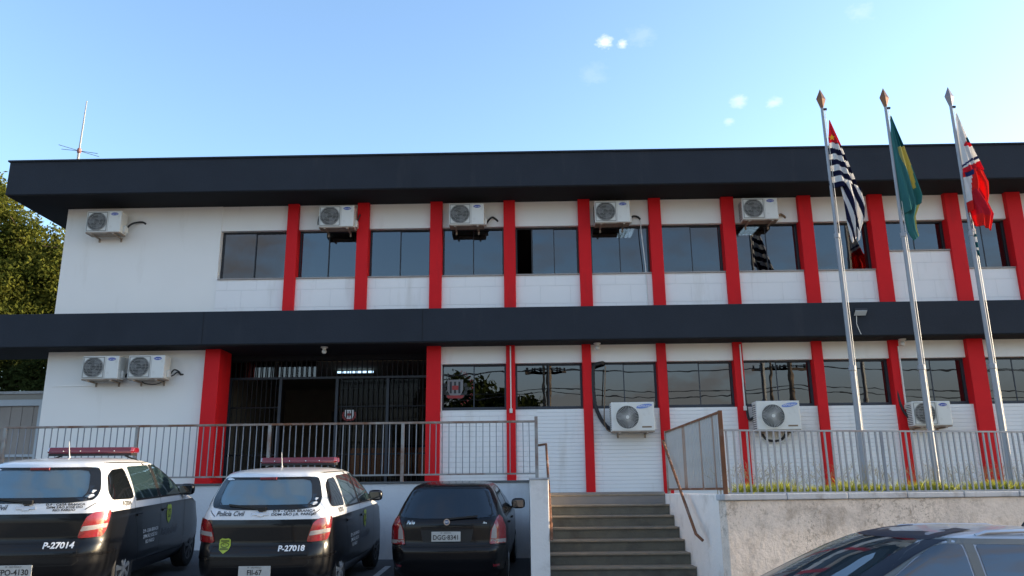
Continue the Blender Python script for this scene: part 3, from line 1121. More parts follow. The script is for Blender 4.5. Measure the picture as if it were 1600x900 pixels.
for i in range(len(posts) - 1):
    a, b = posts[i], posts[i + 1]
    n = int(round((b - a) / 0.124))
    for k in range(1, n):
        x = a + (b - a) * k / n
        if x < -11.6:
            continue
        if proto_bar is None:
            mb = MB()
            mb.box(-0.0075, 0.0075, -0.0075, 0.0075, 0, RZ1 - RZ0 - 0.03)
            proto_bar = mb.build('bar', M['bar_blue'], rl, local=True)
            o = proto_bar
        else:
            o = proto_bar.copy()
            C.objects.link(o)
        o.location = (x + 5 + random.uniform(-0.006, 0.006), random.uniform(-0.003, 0.003), RZ0 + 0.012 - 1.56)
        o.rotation_euler = (0, random.uniform(-0.006, 0.006), 0)

# fence on the street wall and its return along the stairs
fr_ = thing('street_fence', 'grey metal bar fence on the weathered street wall, grass behind it', 'fence', tuple(wallpt(4, 0.08, 1.3)))
FZ0, FZ1 = 1.312, 2.095
L = 7.4
mb = MB()
mb.bar(wallpt(0.03, 0.08, FZ1), wallpt(L, 0.08, FZ1), 0.022, 0.022)
mb.build('top_rail', M['galv'], fr_)
mb = MB()
mb.bar(wallpt(0.03, 0.08, FZ0), wallpt(L, 0.08, FZ0), 0.022, 0.022)
mb.build('bottom_rail', M['galv'], fr_)
mb = MB()
mb.box(-0.010, 0.010, -0.010, 0.010, 0, FZ1 - FZ0)
pb = None
n = int(L / 0.093)
for k in range(1, n):
    p = wallpt(0.03 + k * 0.093, 0.08, FZ0)
    if pb is None:
        pb = mb.build('bar', M['galv'], fr_, local=True)
        o = pb
    else:
        o = pb.copy()
        C.objects.link(o)
    o.location = p - Vector(fr_.location) + Vector((random.uniform(-0.004, 0.004), 0, 0))
    o.rotation_euler = (0, random.uniform(-0.008, 0.008), R(12.9))
for t in (2.35, 4.75):
    mb = MB()
    mb.bar(wallpt(t, 0.08, 1.30), wallpt(t, 0.08, FZ1 + 0.005), 0.032)
    mb.build('post', M['galv'], fr_)

sf = thing('side_fence', 'taller rusty metal bar fence along the right edge of the stairs', 'fence', (2.45, -4.9, 1.3))
A0, A1 = Vector((2.385, -3.0, 0)), Vector((2.475, -6.62, 0))
SZ0, SZ1 = 1.37, 2.325
mb = MB()
mb.bar(A0 + Vector((0, 0, SZ1)), A1 + Vector((0, 0, SZ1)), 0.035, 0.03)
mb.build('top_rail', M['rust'], sf)
mb = MB()
mb.bar(A0 + Vector((0, 0, SZ0)), A1 + Vector((0, 0, SZ0)), 0.035, 0.03)
mb.build('bottom_rail', M['rust'], sf)
for p, r_ in ((A0, M['steel_rust']), (A1, M['rust'])):
    mb = MB()
    mb.box(p.x - 0.025, p.x + 0.025, p.y - 0.025, p.y + 0.025, 1.295, SZ1 + 0.02)
    mb.build('post', r_, sf, bevel=0.004)
mb = MB()
mb.box(-0.011, 0.011, -0.0145, 0.0145, 0, SZ1 - SZ0)
pb = None
n = 35
rb = None
for k in range(1, n):
    p = A0.lerp(A1, k / n)
    if pb is None:
        pb = mb.build('bar', M['galv_light'], sf, local=True)
        o = pb
    else:
        o = pb.copy()
        C.objects.link(o)
    o.location = Vector((p.x + random.uniform(-0.002, 0.002), p.y + random.uniform(-0.006, 0.006), SZ0)) - Vector(sf.location)
    if k in (13, 14, 24, 31):
        if k == 13:
            o.data = o.data.copy()
            o.data.materials[0] = M['bar_rusty']
            rb = o.data
        o.data = rb

for pts, lab in (([(0.20, -1.9, 2.19), (0.30, -2.05, 2.195), (0.335, -2.3, 2.185), (0.312, -5.6, 0.80), (0.305, -5.62, 0.72)],
                  'rusty handrail on the left side of the stairs'),
                 ([(2.42, -2.98, 2.18), (2.335, -2.95, 2.18), (2.33, -3.05, 2.14), (2.262, -5.66, 0.78), (2.33, -5.75, 0.70)],
                  'rusty handrail on the right side of the stairs, below the side fence')):
    mb = MB()
    mb.tube(pts, 0.021, 10)
    o = mb.build('handrail', M['rust'], None, smooth=True)
    tag(o, lab, 'handrail')

# ------------------------------------------------------------------ air conditioners


def ac_parts(t, wdt, hgt, dep, kind):
    """t: Empty at bottom centre of the unit's back, unit faces -Y"""
    x0, x1, y0, y1 = -wdt / 2, wdt / 2, -dep - 0.09, -0.09
    mb = MB()
    mb.use(M['ac']).box(x0, x1, y0, y1, 0.03, hgt)
    cas = mb.build('casing', None, t, bevel=0.014, local=True)
    mb = MB()
    mb.use(M['ac_under']).box(x0 + 0.01, x1 - 0.01, y0 + 0.01, y1 - 0.01, 0.005, 0.031)
    mb.build('base_tray', None, t, local=True)
    yf = y0
    if kind == 'slat':
        cx, cz, rr = x0 + wdt * 0.31, hgt * 0.53, hgt * 0.40
        mb = MB()
        fx0, fx1, fz0, fz1 = x0 + 0.02, x0 + wdt * 0.605, 0.055, hgt - 0.025
        for a, b, c, d_ in ((fx0, fx1, fz1 - 0.012, fz1), (fx0, fx1, fz0, fz0 + 0.012), (fx0, fx0 + 0.012, fz0 + 0.012, fz1 - 0.012),
                            (fx1 - 0.012, fx1, fz0 + 0.012, fz1 - 0.012)):
            mb.box(a, b, yf - 0.010, yf + 0.002, c, d_)
        mb.build('front_frame', M['ac_wire'], t, local=True)
    else:
        cx, cz, rr = x0 + wdt * 0.37, hgt * 0.5, hgt * 0.39
    mb = MB()
    mb.lathe([(rr, -0.004), (rr, 0.004)], 'y', (cx, yf - 0.004, cz), 36)
    fan = mb.build('fan_opening', M['ac_dark'], t, local=True)
    mb = MB()     # blades seen through the guard
    for k in range(3):
        a0 = 2 * PI * k / 3 + 0.4
        pts = [(cx + rr * q * math.cos(a0 + s_), cz + rr * q * math.sin(a0 + s_)) for q, s_ in
               ((0.2, 0.0), (0.9, 0.1), (0.95, 0.6), (0.75, 1.05), (0.25, 0.9))]
        mb.prism_y(pts, yf - 0.012, yf - 0.0085)
    mb.build('fan_blade', M['ac_blade'], fan, local=True)
    mb = MB()
    if kind == 'slat':
        n = 13
        for k in range(n):
            z = cz - rr + 2 * rr * (k + 0.5) / n
            hw = math.sqrt(max(0, rr * rr - (z - cz) ** 2))
            mb.box(cx - hw, cx + hw, yf - 0.022, yf - 0.014, z - 0.0045, z + 0.0045)
        for rq in (0.35, 0.72):
            for k in range(24):
                a, b = 2 * PI * k / 24, 2 * PI * (k + 1) / 24
                mb.bar((cx + rr * rq * math.cos(a), yf - 0.024, cz + rr * rq * math.sin(a)),
                       (cx + rr * rq * math.cos(b), yf - 0.024, cz + rr * rq * math.sin(b)), 0.005)
    else:
        for k in range(40):
            a = 2 * PI * k / 40
            b = a + 0.18
            mb.bar((cx + rr * 0.2 * math.cos(a), yf - 0.026, cz + rr * 0.2 * math.sin(a)),
                   (cx + rr * math.cos(b), yf - 0.012, cz + rr * math.sin(b)), 0.0042)
        mb.lathe([(rr * 0.17, -0.012), (rr * 0.17, 0.0)], 'y', (cx, yf - 0.024, cz), 20)
    for k in range(36):
        a, b = 2 * PI * k / 36, 2 * PI * (k + 1) / 36
        mb.bar((cx + rr * math.cos(a), yf - 0.012, cz + rr * math.sin(a)), (cx + rr * math.cos(b), yf - 0.012, cz + rr * math.sin(b)), 0.014)
    mb.build('fan_guard', M['ac_wire'] if kind == 'slat' else M['ac'], t, local=True)
    mb = MB()
    if kind == 'slat':
        lx, lz = x0 + wdt * 0.80, hgt * 0.86
        mb.prism_y(ellipse(lx, lz, 0.085, 0.034), yf - 0.005, yf + 0.001)
        lg = mb.build('logo_badge', M['blue_logo'], t, local=True)
        mb = MB()
        text_on_front(mb, 'Carrier', 0.052, lx, yf - 0.007, lz - 0.002)
        mb.build('lettering', M['white_ink'], lg, local=True)
        mb = MB()
        mb.box(x0 + wdt * 0.635, x0 + wdt * 0.64, yf - 0.003, yf + 0.001, 0.05, hgt - 0.02)
        mb.build('panel_seam', M['ac_wire'], t, local=True)
    else:
        lx, lz = x0 + wdt * 0.77, hgt * 0.86
        pts = ellipse(0, 0, 0.165, 0.042)
        ca, sa = math.cos(0.16), math.sin(0.16)
        mb.prism_y([(lx + p * ca - q * sa, lz + p * sa + q * ca) for p, q in pts], yf - 0.005, yf + 0.001)
        lg = mb.build('logo_badge', M['pale_blue_logo'], t, local=True)
        mb = MB()
        text_on_front(mb, 'SAMSUNG', 0.058, lx, yf - 0.007, lz)
        mb.build('lettering', M['white_ink'], lg, local=True)
        mb = MB()
        mb.box(x0 + wdt * 0.70, x0 + wdt * 0.92, yf - 0.003, yf + 0.001, hgt * 0.15, hgt * 0.20)
        mb.build('sticker', M['brown_sticker'], t, local=True)
    # side valve cover and coil fins on the back edge
    mb = MB()
    mb.box(x1 + 0.001, x1 + 0.05, y1 - 0.17, y1 - 0.03, 0.06, hgt * 0.42)
    mb.build('valve_cover', M['ac'], t, bevel=0.01, local=True)
    mb = MB()
    for k in range(12):
        z = 0.06 + k * (hgt - 0.1) / 12
        mb.box(x0 - 0.004, x0 + 0.001, y0 + 0.06, y1 - 0.02, z, z + 0.014)
    mb.build('side_louvre', M['ac_dark'], t, local=True)
    for s_ in (-1, 1):
        x = s_ * wdt * 0.32
        mb = MB()
        mb.bar((x, 0.0, -0.012), (x, y0 - 0.01, -0.012), 0.035, 0.025)
        mb.bar((x, -0.012, -0.03), (x, -0.012, -0.09), 0.035, 0.02)
        mb.bar((x, y0 - 0.012, -0.028), (x, y0 - 0.012, 0.004), 0.035, 0.006)
        mb.build('bracket', M['ac_under'], t, local=True)


M['ac_blade'] = mat('fan_blade_grey', (0.13, 0.135, 0.14), 0.5)


def hose(t, pts, r_=0.02, m=None):
    mb = MB()
    P_ = [Vector(p) for p in pts]
    # Catmull-Rom smoothing
    out_ = []
    for i in range(len(P_) - 1):
        p0, p1, p2, p3 = P_[max(i - 1, 0)], P_[i], P_[i + 1], P_[min(i + 2, len(P_) - 1)]
        for k in range(6):
            u = k / 6
            out_.append(0.5 * ((2 * p1) + (p2 - p0) * u + (2 * p0 - 5 * p1 + 4 * p2 - p3) * u * u + (3 * p1 - p0 - 3 * p2 + p3) * u ** 3))
    out_.append(P_[-1])
    mb.tube(out_, r_, 8)
    return mb.build('pipe', m or M['hose'], t, smooth=True, local=True)


GA = 'air conditioners mounted on the facade'
units = [
    (-9.33, 6.985, 'white outdoor air conditioner high on the blank upper left wall'),
    (-4.15, 7.03, 'white outdoor air conditioner above the second upper window, between the two leftmost upper red pillars'),
    (-1.27, 7.03, 'white outdoor air conditioner above an upper window, left of the half open dark window'),
    (1.94, 7.03, 'white outdoor air conditioner above the upper window crossed by a thin drain pipe'),
    (5.175, 7.045, 'white outdoor air conditioner under the roof, just left of the striped flag'),
    (-9.02, 3.725, 'left one of the two air conditioners on the white wall below the canopy'),
    (-8.04, 3.725, 'right one of the two air conditioners below the canopy, beside the thick red pillar'),
    (8.27, 2.545, 'white air conditioner with blue oval badge behind the middle flagpole, low on the facade'),
]
first = None
acs = []
for x, z, lab in units:
    if first is None:
        first = thing('air_conditioner', lab, 'air conditioner', (x, 0.0 if z > 5 else -0.01, z), 0, GA)
        ac_parts(first, 0.775, 0.52, 0.30, 'slat')
        acs.append(first)
    else:
        acs.append(dup(first, (x, -0.03 if z < 3 else 0.02 if z > 5 else 0.0, z), lab))
hose(acs[0], [(0.42, -0.15, 0.20), (0.50, -0.12, 0.30), (0.60, -0.05, 0.36), (0.70, -0.02, 0.37), (0.76, 0.01, 0.33)], 0.022)
hose(acs[1], [(-0.36, -0.1, 0.45), (-0.45, -0.08, 0.40), (-0.49, -0.03, 0.28), (-0.49, -0.02, 0.2)], 0.02)
hose(acs[1], [(0.40, -0.15, 0.2), (0.46, -0.14, 0.35), (0.45, -0.05, 0.46), (0.42, -0.03, 0.47)], 0.018)
hose(acs[2], [(0.42, -0.15, 0.12), (0.50, -0.12, 0.24), (0.56, -0.06, 0.30), (0.63, -0.02, 0.27), (0.68, 0.01, 0.22)], 0.022)
hose(acs[3], [(0.42, -0.15, 0.16), (0.47, -0.12, 0.24), (0.55, -0.06, 0.27), (0.62, -0.03, 0.25), (0.66, -0.02, 0.2)], 0.022)
hose(acs[3], [(0.655, -0.03, 0.22), (0.67, -0.045, -0.2), (0.72, -0.05, -1.0), (0.73, -0.05, -1.88)], 0.011, M['white_plastic'])
hose(acs[4], [(0.40, -0.15, 0.14), (0.47, -0.12, 0.2), (0.55, -0.06, 0.24), (0.63, -0.02, 0.21), (0.66, 0.01, 0.18)], 0.024, M['hose_brown'])
hose(acs[5], [(0.42, -0.15, 0.1), (0.47, -0.1, 0.16), (0.53, -0.05, 0.12), (0.6, -0.02, 0.13)], 0.03)
hose(acs[6], [(0.42, -0.15, 0.14), (0.48, -0.12, 0.24), (0.55, -0.06, 0.22), (0.6, -0.03, 0.16), (0.64, 0.0, 0.16)], 0.016)
hose(acs[6], [(0.42, -0.15, 0.10), (0.47, -0.1, 0.13), (0.53, -0.05, 0.2), (0.6, -0.02, 0.14)], 0.014)
hose(acs[6], [(0.3, -0.12, 0.0), (0.1, -0.1, -0.06), (-0.1, -0.1, -0.05), (-0.2, -0.1, 0.0)], 0.01)
hose(acs[7], [(-0.2, -0.3, 0.01), (-0.3, -0.2, 0.1), (-0.43, -0.08, 0.35), (-0.49, -0.04, 0.7), (-0.47, 0.0, 1.2), (-0.40, 0.05, 1.46)], 0.028)

s1 = thing('air_conditioner', 'larger white air conditioner with round radial fan guard above the stairs', 'air conditioner', (2.17, -0.03, 2.505), 0, GA)
ac_parts(s1, 0.885, 0.615, 0.33, 'radial')
s2 = dup(s1, (5.14, -0.03, 2.495), 'larger white air conditioner with round fan guard behind the street fence')
hose(s1, [(-0.40, -0.1, 0.08), (-0.50, -0.07, 0.14), (-0.64, -0.05, 0.34), (-0.74, -0.04, 0.65), (-0.76, -0.04, 1.1), (-0.74, -0.04, 1.40),
          (-0.66, -0.04, 1.47), (-0.55, 0.0, 1.50), (-0.50, 0.1, 1.50)], 0.040)
hose(s1, [(-0.42, -0.14, 0.03), (-0.52, -0.12, 0.09), (-0.56, -0.1, 0.3), (-0.53, -0.09, 0.8), (-0.49, -0.06, 1.42)], 0.012, M['hose_brown'])
hose(s1, [(0.40, -0.1, 0.03), (0.48, -0.08, 0.02), (0.60, -0.06, 0.015)], 0.006, M['white_plastic'])
hose(s2, [(-0.43, -0.1, 0.3), (-0.52, -0.06, 0.3), (-0.55, -0.05, 0.7), (-0.56, -0.03, 1.2), (-0.54, 0.02, 1.52)], 0.030)
hose(s2, [(-0.3, -0.1, 0.02), (-0.2, -0.1, -0.14), (0.0, -0.1, -0.18), (0.15, -0.1, -0.12), (0.22, -0.1, 0.02)], 0.026)
hose(s2, [(-0.1, -0.1, -0.17), (0.15, -0.12, -0.2), (0.3, -0.12, -0.02)], 0.010, M['white_plastic'])

# ------------------------------------------------------------------ small fittings
lamp0 = None
for px, y, lab in ((507, -0.2, 'small white lamp holder with globe under the canopy above the entrance'),
                   (933, -0.2, 'small white lamp holder under the canopy above the large air conditioner'),
                   (1411, -0.2, 'small white lamp holder under the canopy beside the middle flagpole')):
    x, _ = at(px, 540, y)
    if lamp0 is None:
        lamp0 = thing('canopy_lamp', lab, 'lamp', (x, y, CAN_SOF - 0.01), 0, 'lamps under the canopy')
        mb = MB()
        mb.lathe([(0.075, 0.0), (0.075, -0.02), (0.045, -0.03), (0.04, -0.055)], 'z', n=20)
        mb.build('lamp_holder', M['white_plastic'], lamp0, smooth=True, local=True)
        mb = MB()
        mb.lathe([(0.02, -0.05)] + [(0.052 * math.sin(a), -0.10 + 0.052 * math.cos(a)) for a in [0.5 + k * 0.32 for k in range(8)]] + [(0.003, -0.152)], 'z', n=16)
        mb.build('globe', M['white_plastic'], lamp0, smooth=True, local=True)
    else:
        dup(lamp0, (x, y, CAN_SOF - 0.01), lab)

x, z = at(1343, 487, -0.62)
fl = thing('floodlight', 'small square floodlight on the canopy band right of the striped flag pole', 'light', (x, -0.56, z))
mb = MB()
mb.add([(x - 0.13, -0.72, z + 0.015), (x + 0.13, -0.72, z + 0.015), (x + 0.13, -0.60, z - 0.075), (x - 0.13, -0.60, z - 0.075),
        (x - 0.13, -0.70, z + 0.06), (x + 0.13, -0.70, z + 0.06), (x + 0.13, -0.575, z - 0.035), (x - 0.13, -0.575, z - 0.035)],
       [(0, 3, 2, 1), (4, 5, 6, 7), (0, 1, 5, 4), (1, 2, 6, 5), (2, 3, 7, 6), (3, 0, 4, 7)])
mb.build('housing', M['frame'], fl, bevel=0.005)
mb = MB()
mb.add([(x - 0.12, -0.718, z + 0.008), (x + 0.12, -0.718, z + 0.008), (x + 0.12, -0.607, z - 0.075), (x - 0.12, -0.607, z - 0.075),
        (x - 0.12, -0.722, z + 0.003), (x + 0.12, -0.722, z + 0.003), (x + 0.12, -0.611, z - 0.080), (x - 0.12, -0.611, z - 0.080)],
       [(0, 3, 2, 1), (4, 5, 6, 7), (0, 1, 5, 4), (1, 2, 6, 5), (2, 3, 7, 6), (3, 0, 4, 7)])
mb.build('lens', M['lens'], fl)
mb = MB()
mb.box(x - 0.02, x + 0.02, -0.62, -0.552, z - 0.03, z + 0.0)
mb.build('mount', M['frame'], fl)
mb = MB()
mb.tube([(x - 0.05, -0.57, z - 0.05), (x - 0.07, -0.575, z - 0.25), (x - 0.02, -0.57, z - 0.42), (x + 0.0, -0.57, z - 0.47)], 0.007, 6)
mb.build('cable', M['white_plastic'], fl)

# roof antenna
x, z = at(122, 246, -0.4)
an = thing('roof_antenna', 'thin white whip antenna with ground rods on the roof edge', 'antenna', (x, -0.4, 8.5))
mb = MB()
mb.tube([(x, -0.4, 8.5), (x + 0.005, -0.4, 8.98)], 0.028, 8)
mb.build('mast', M['galv'], an, smooth=True)
mb = MB()
mb.tube([(x + 0.005, -0.4, 8.98), (x + 0.03, -0.4, 10.2)], [0.022, 0.012], 8)
mb.build('whip', M['galv'], an, smooth=True)
mb = MB()
mb.lathe([(0.03, -0.06), (0.045, -0.04), (0.045, 0.04), (0.03, 0.06)], 'z', (x + 0.005, -0.4, 8.96), 12)
mb.build('hub', mat('dull_red_clamp', (0.30, 0.14, 0.13), 0.6), an)
for dx, dy, dz in ((-0.5, 0.15, 0.12), (0.5, -0.1, -0.12), (0.22, 0.45, 0.05), (-0.2, -0.45, -0.05)):
    mb = MB()
    mb.tube([(x + 0.005, -0.4, 8.96), (x + dx, -0.4 + dy, 8.96 + dz)], 0.006, 6)
    mb.build('ground_rod', M['frame'], an)

# ------------------------------------------------------------------ flagpoles and flags
PY = -2.6
poles = []
fin = [M['finial'], M['finial'], M['finial_grey']]
for i, (xb, lab) in enumerate(((5.865, 'steel flagpole nearest the stairs, carrying the black and white striped flag'),
                               (7.10, 'middle steel flagpole, carrying the green flag'),
                               (8.365, 'rightmost steel flagpole with grey spearhead, carrying the red and white flag'))):
    p = thing('flagpole', lab, 'flagpole', (xb, PY, 1.26), 0, 'flagpoles in the planted bed')
    mb = MB()
    zt = 8.57
    mb.tube([(xb, PY, 1.2), (xb, PY, 3.45)], [0.054, 0.051], 14)
    mb.build('lower_pole', M['pole'], p, smooth=True)
    mb = MB()
    mb.tube([(xb, PY, 3.449), (xb, PY, 5.95)], [0.042, 0.040], 14)
    mb.build('middle_pole', M['pole'], p, smooth=True)
    mb = MB()
    mb.tube([(xb, PY, 5.949), (xb, PY, zt)], [0.031, 0.028], 14)
    mb.build('upper_pole', M['pole'], p, smooth=True)
    for z, r_ in ((3.45, 0.064), (5.95, 0.050)):
        mb = MB()
        mb.lathe([(r_ * 0.8, -0.05), (r_, -0.04), (r_, 0.04), (r_ * 0.7, 0.05)], 'z', (xb, PY, z), 14)
        mb.build('collar', M['pole'], p)
    mb = MB()
    mb.lathe([(0.025, -0.04), (0.025, 0.04)], 'x', (xb + 0.045, PY, zt - 0.02), 10)
    mb.build('pulley', M['frame'], p)
    # spearhead
    s_ = 0.095
    zc = zt + 0.20
    mb = MB()
    mb.add([(xb, PY, zc + 0.215), (xb - s_, PY, zc), (xb, PY - 0.05, zc), (xb + s_, PY, zc), (xb, PY + 0.05, zc), (xb - 0.02, PY - 0.02, zt),
            (xb + 0.02, PY - 0.02, zt), (xb + 0.02, PY + 0.02, zt), (xb - 0.02, PY + 0.02, zt)],
           [(0, 1, 2), (0, 2, 3), (0, 3, 4), (0, 4, 1), (1, 5, 6, 2), (2, 6, 3), (3, 6, 7), (3, 7, 4), (4, 7, 8), (4, 8, 1), (1, 8, 5), (5, 8, 7, 6)])
    mb.build('spearhead', fin[i], p)
    mb = MB()
    mb.tube([(xb + 0.055, PY - 0.02, 1.9), (xb + 0.06, PY - 0.02, 4.5), (xb + 0.05, PY - 0.01, zt - 0.03)], 0.006, 6)
    mb.build('halyard', M['white_plastic'], p)
    poles.append(p)


def zoomf(p):
    return 1240 + p[0] * 0.31115, 120 + p[1] * 0.31115


def flag_mesh(left, right, nrow, ncol, colour, depth, yoff, phase):
    """a furled flag hanging from its pole: left/right edges as outlines, folds running down it"""
    def interp(edge, t):
        ys = [q[1] for q in edge]
        y = ys[0] + (ys[-1] - ys[0]) * t
        return np.interp(y, ys, [q[0] for q in edge]), y
    vs, fs, mats_, mi = [], [], [], []
    for r_ in range(nrow + 1):
        t = r_ / nrow
        xl, yl = interp(left, t)
        xr_, yr = interp(right, t)
        for c in range(ncol + 1):
            s_ = c / ncol
            px, py = zoomf((xl + (xr_ - xl) * s_, yl + (yr - yl) * s_))
            x, z = at(px, py, PY)
            width = abs(xr_ - xl) / 170.0
            fold = (math.sin(s_ * 2.2 * PI + phase + 1.4 * t) * 0.6 + math.sin(s_ * 5.1 * PI + 2.3 * phase - 2.0 * t) * 0.4)
            vs.append((x, PY + yoff - 0.03 + depth * width * fold, z))
    for r_ in range(nrow):
        for c in range(ncol):
            fs.append((r_ * (ncol + 1) + c, r_ * (ncol + 1) + c + 1, (r_ + 1) * (ncol + 1) + c + 1, (r_ + 1) * (ncol + 1) + c))
            m = colour((r_ + 0.5) / nrow, (c + 0.5) / ncol)
            if m not in mats_:
                mats_.append(m)
            mi.append(mats_.index(m))
    return vs, fs, mats_, mi


def build_flag(name, pieces, label):
    V_, F_, MI, MT = [], [], [], []
    for vs, fs, ms, mi in pieces:
        o_ = len(V_)
        V_ += vs
        F_ += [tuple(i + o_ for i in f) for f in fs]
        for k in mi:
            m = ms[k]
            if m not in MT:
                MT.append(m)
            MI.append(MT.index(m))
    me = bpy.data.meshes.new(name)
    me.from_pydata(V_, [], F_)
    for m in MT:
        me.materials.append(m)
    me.polygons.foreach_set('material_index', MI)
    me.polygons.foreach_set('use_smooth', [True] * len(F_))
    me.update()
    o = bpy.data.objects.new(name, me)
    C.objects.link(o)
    so = o.modifiers.new('cloth', 'SOLIDIFY')
    so.thickness = 0.004
    tag(o, label, 'flag')
    return o


def c1a(t, s):
    if t < 0.33:
        return M['f_red'] if (t < 0.30 or s > 0.0) else M['f_white']
    k = (t - 0.33 - 0.045 * s * s) / 0.67
    return M['f_white'] if int(k * 8.0 + 100) % 2 == 0 else M['f_black']


def c1b(t, s):
    k = t * 3.2 - s * 4.4
    return M['f_white'] if int(math.floor(k + 40)) % 2 == 0 else M['f_black']


f1 = build_flag('flag', [
    flag_mesh([(173, 222), (173, 350), (174, 450), (177, 545), (183, 552)], [(178, 226), (230, 335), (262, 410), (300, 490), (340, 590)], 90, 40, c1a, 0.12, -0.02, 0.5),
    flag_mesh([(218, 520), (240, 620), (258, 740), (283, 845)], [(330, 560), (350, 640), (347, 710), (318, 800)], 90, 60, c1b, 0.10, -0.06, 2.2),
    flag_mesh([(288, 800), (308, 775), (310, 835)], [(306, 765), (323, 800), (318, 830)], 8, 8, lambda t, s: M['f_white'], 0.03, -0.10, 0.2)],
    'black and white striped state flag with red canton hanging on the first flagpole')
# the yellow star on the red canton
sx, sy = zoomf((191, 306))
x, z = at(sx, sy, PY - 0.16)
mb = MB()
pts = []
for k in range(10):
    a = PI / 2 + k * PI / 5
    r_ = 0.062 if k % 2 == 0 else 0.026
    pts.append((x + r_ * math.cos(a) * 0.9, z + r_ * math.sin(a)))
mb.prism_y(pts, PY - 0.175, PY - 0.165)
o = mb.build('star', M['f_yellow'], None)
o.parent = f1


def c2(t, s):
    lo = 0.42 + 0.95 * max(0.0, t - 0.40) + 0.03 * math.sin(11 * t)
    if 0.335 < t < 0.80 and lo < s < 1.02 - 0.28 * max(0.0, t - 0.45):
        return M['f_gold']
    if 0.50 < t < 0.95 and s < 0.03:
        return M['f_gold']
    if t < 0.335 and s > 0.45:
        return M['f_teal']
    return M['f_green']


build_flag('flag', [
    flag_mesh([(480, 200), (488, 330), (505, 470), (528, 620), (552, 695)], [(486, 205), (545, 340), (600, 490), (638, 600), (634, 640)], 80, 40, c2, 0.16, -0.02, 1.1),
    flag_mesh([(545, 680), (560, 740), (575, 790), (600, 826)], [(632, 640), (612, 700), (618, 760), (628, 800)], 30, 16,
              lambda t, s: M['f_green'] if s < 0.8 else M['f_gold'], 0.12, 0.0, 0.4)],
    'green national flag with dull yellow stripe hanging furled on the middle flagpole')


def c3(t, s):
    # white field, small green and red emblem, dark blue arc above red
    if t > 0.80 + 0.10 * (s - 1) * (s - 1) * 0 and t > 0.93 - 0.09 * s:
        return M['f_red']
    arc = 0.90 - 0.13 * s + 0.10 * (s - 0.5) ** 2
    if arc - 0.035 < t < arc:
        return M['f_blue']
    if 0.42 < t < 0.50 and s > 0.72:
        return M['f_teal']
    if 0.50 < t < 0.57 and s > 0.45 + 4 * (0.53 - t):
        return M['f_red']
    return M['f_white']


def c3b(t, s):
    if s < 0.34 - 0.25 * t and 0.12 < t < 0.75:
        return M['f_white']
    if 0.08 < s < 0.36 and t < 0.22 - 0.3 * s:
        return M['f_blue']
    return M['f_bright']


build_flag('flag', [
    flag_mesh([(808, 180), (820, 330), (836, 460), (842, 490)], [(816, 195), (868, 310), (930, 430), (950, 470)], 70, 36, c3, 0.14, -0.02, 0.9),
    flag_mesh([(840, 488), (850, 560), (858, 640), (866, 690)], [(948, 466), (973, 530), (966, 600), (955, 650)], 40, 36, c3b, 0.16, -0.05, 2.0),
    flag_mesh([(862, 600), (866, 660), (880, 720), (892, 755)], [(910, 560), (962, 630), (1000, 692), (983, 777)], 40, 30,
              lambda t, s: M['f_red'] if t < 0.62 + 0.1 * s else M['f_bright'], 0.14, -0.09, 0.2),
    flag_mesh([(893, 765), (905, 820), (915, 880), (922, 900)], [(908, 765), (918, 830), (926, 880), (932, 900)], 10, 6,
              lambda t, s: M['f_teal'] if int(t * 6) % 2 else M['f_white'], 0.05, 0.0, 0.0)],
    'white and red flag with a dark arc hanging on the rightmost flagpole')

# ------------------------------------------------------------------ grass and weeds


def blades(n, fpos, hmin, hmax, wmin, wmax, lean):
    V_ = np.zeros((n * 5, 3))
    F_ = []
    for i in range(n):
        x, y, z = fpos()
        h = random.uniform(hmin, hmax) * (0.72 + 0.28 * math.sin(x * 4.1) * math.sin(x * 9.7 + 1.3) + 0.15 * math.sin(x * 21.0))
        wd = random.uniform(wmin, wmax)
        a = random.uniform(0, 2 * PI)
        lx, ly = random.gauss(0, lean) * h, random.gauss(0, lean) * h
        ca, sa = math.cos(a) * wd, math.sin(a) * wd
        o_ = i * 5
        V_[o_] = (x - ca, y - sa, z)
        V_[o_ + 1] = (x + ca, y + sa, z)
        V_[o_ + 2] = (x + ca * 0.8 + lx * 0.4, y + sa * 0.8 + ly * 0.4, z + h * 0.6)
        V_[o_ + 3] = (x - ca * 0.8 + lx * 0.4, y - sa * 0.8 + ly * 0.4, z + h * 0.6)
        V_[o_ + 4] = (x + lx, y + ly, z + h)
        F_ += [(o_, o_ + 1, o_ + 2, o_ + 3), (o_ + 3, o_ + 2, o_ + 4)]
    return V_, F_


def grass_pos():
    while True:
        t = random.uniform(0.12, 8.4)
        p = wallpt(t, 0.10 + abs(random.gauss(0, 0.32)), 1.26)
        if p.x < 2.66 or p.y > -0.2:
            continue
        # thin patches
        if math.sin(t * 3.1) + math.sin(t * 7.7 + 1) < -1.35 and random.random() < 0.6:
            continue
        if math.sin(t * 5.3 + p.y * 4.0) + math.sin(t * 11.9 + 2.0) + 0.8 * math.sin(t * 23.0) < random.uniform(-2.6, 0.9):
            continue
        return p


V_, F_ = blades(17000, grass_pos, 0.06, 0.24, 0.003, 0.008, 0.6)
me = bpy.data.meshes.new('grass')
me.from_pydata(V_.tolist(), [], F_)
me.materials.append(M['grass'])
o = bpy.data.objects.new('grass', me)
C.objects.link(o)
tag(o, 'sunlit yellow green grass growing behind the street fence', 'grass', kind='stuff')


def weed_pos():
    t = random.choice([0.6, 1.3, 2.2, 3.0, 3.6, 4.4, 5.1, 5.8]) + random.gauss(0, 0.4)
    p = wallpt(max(0.2, t), 0.25 + random.uniform(0, 0.5), 1.26)
    return p


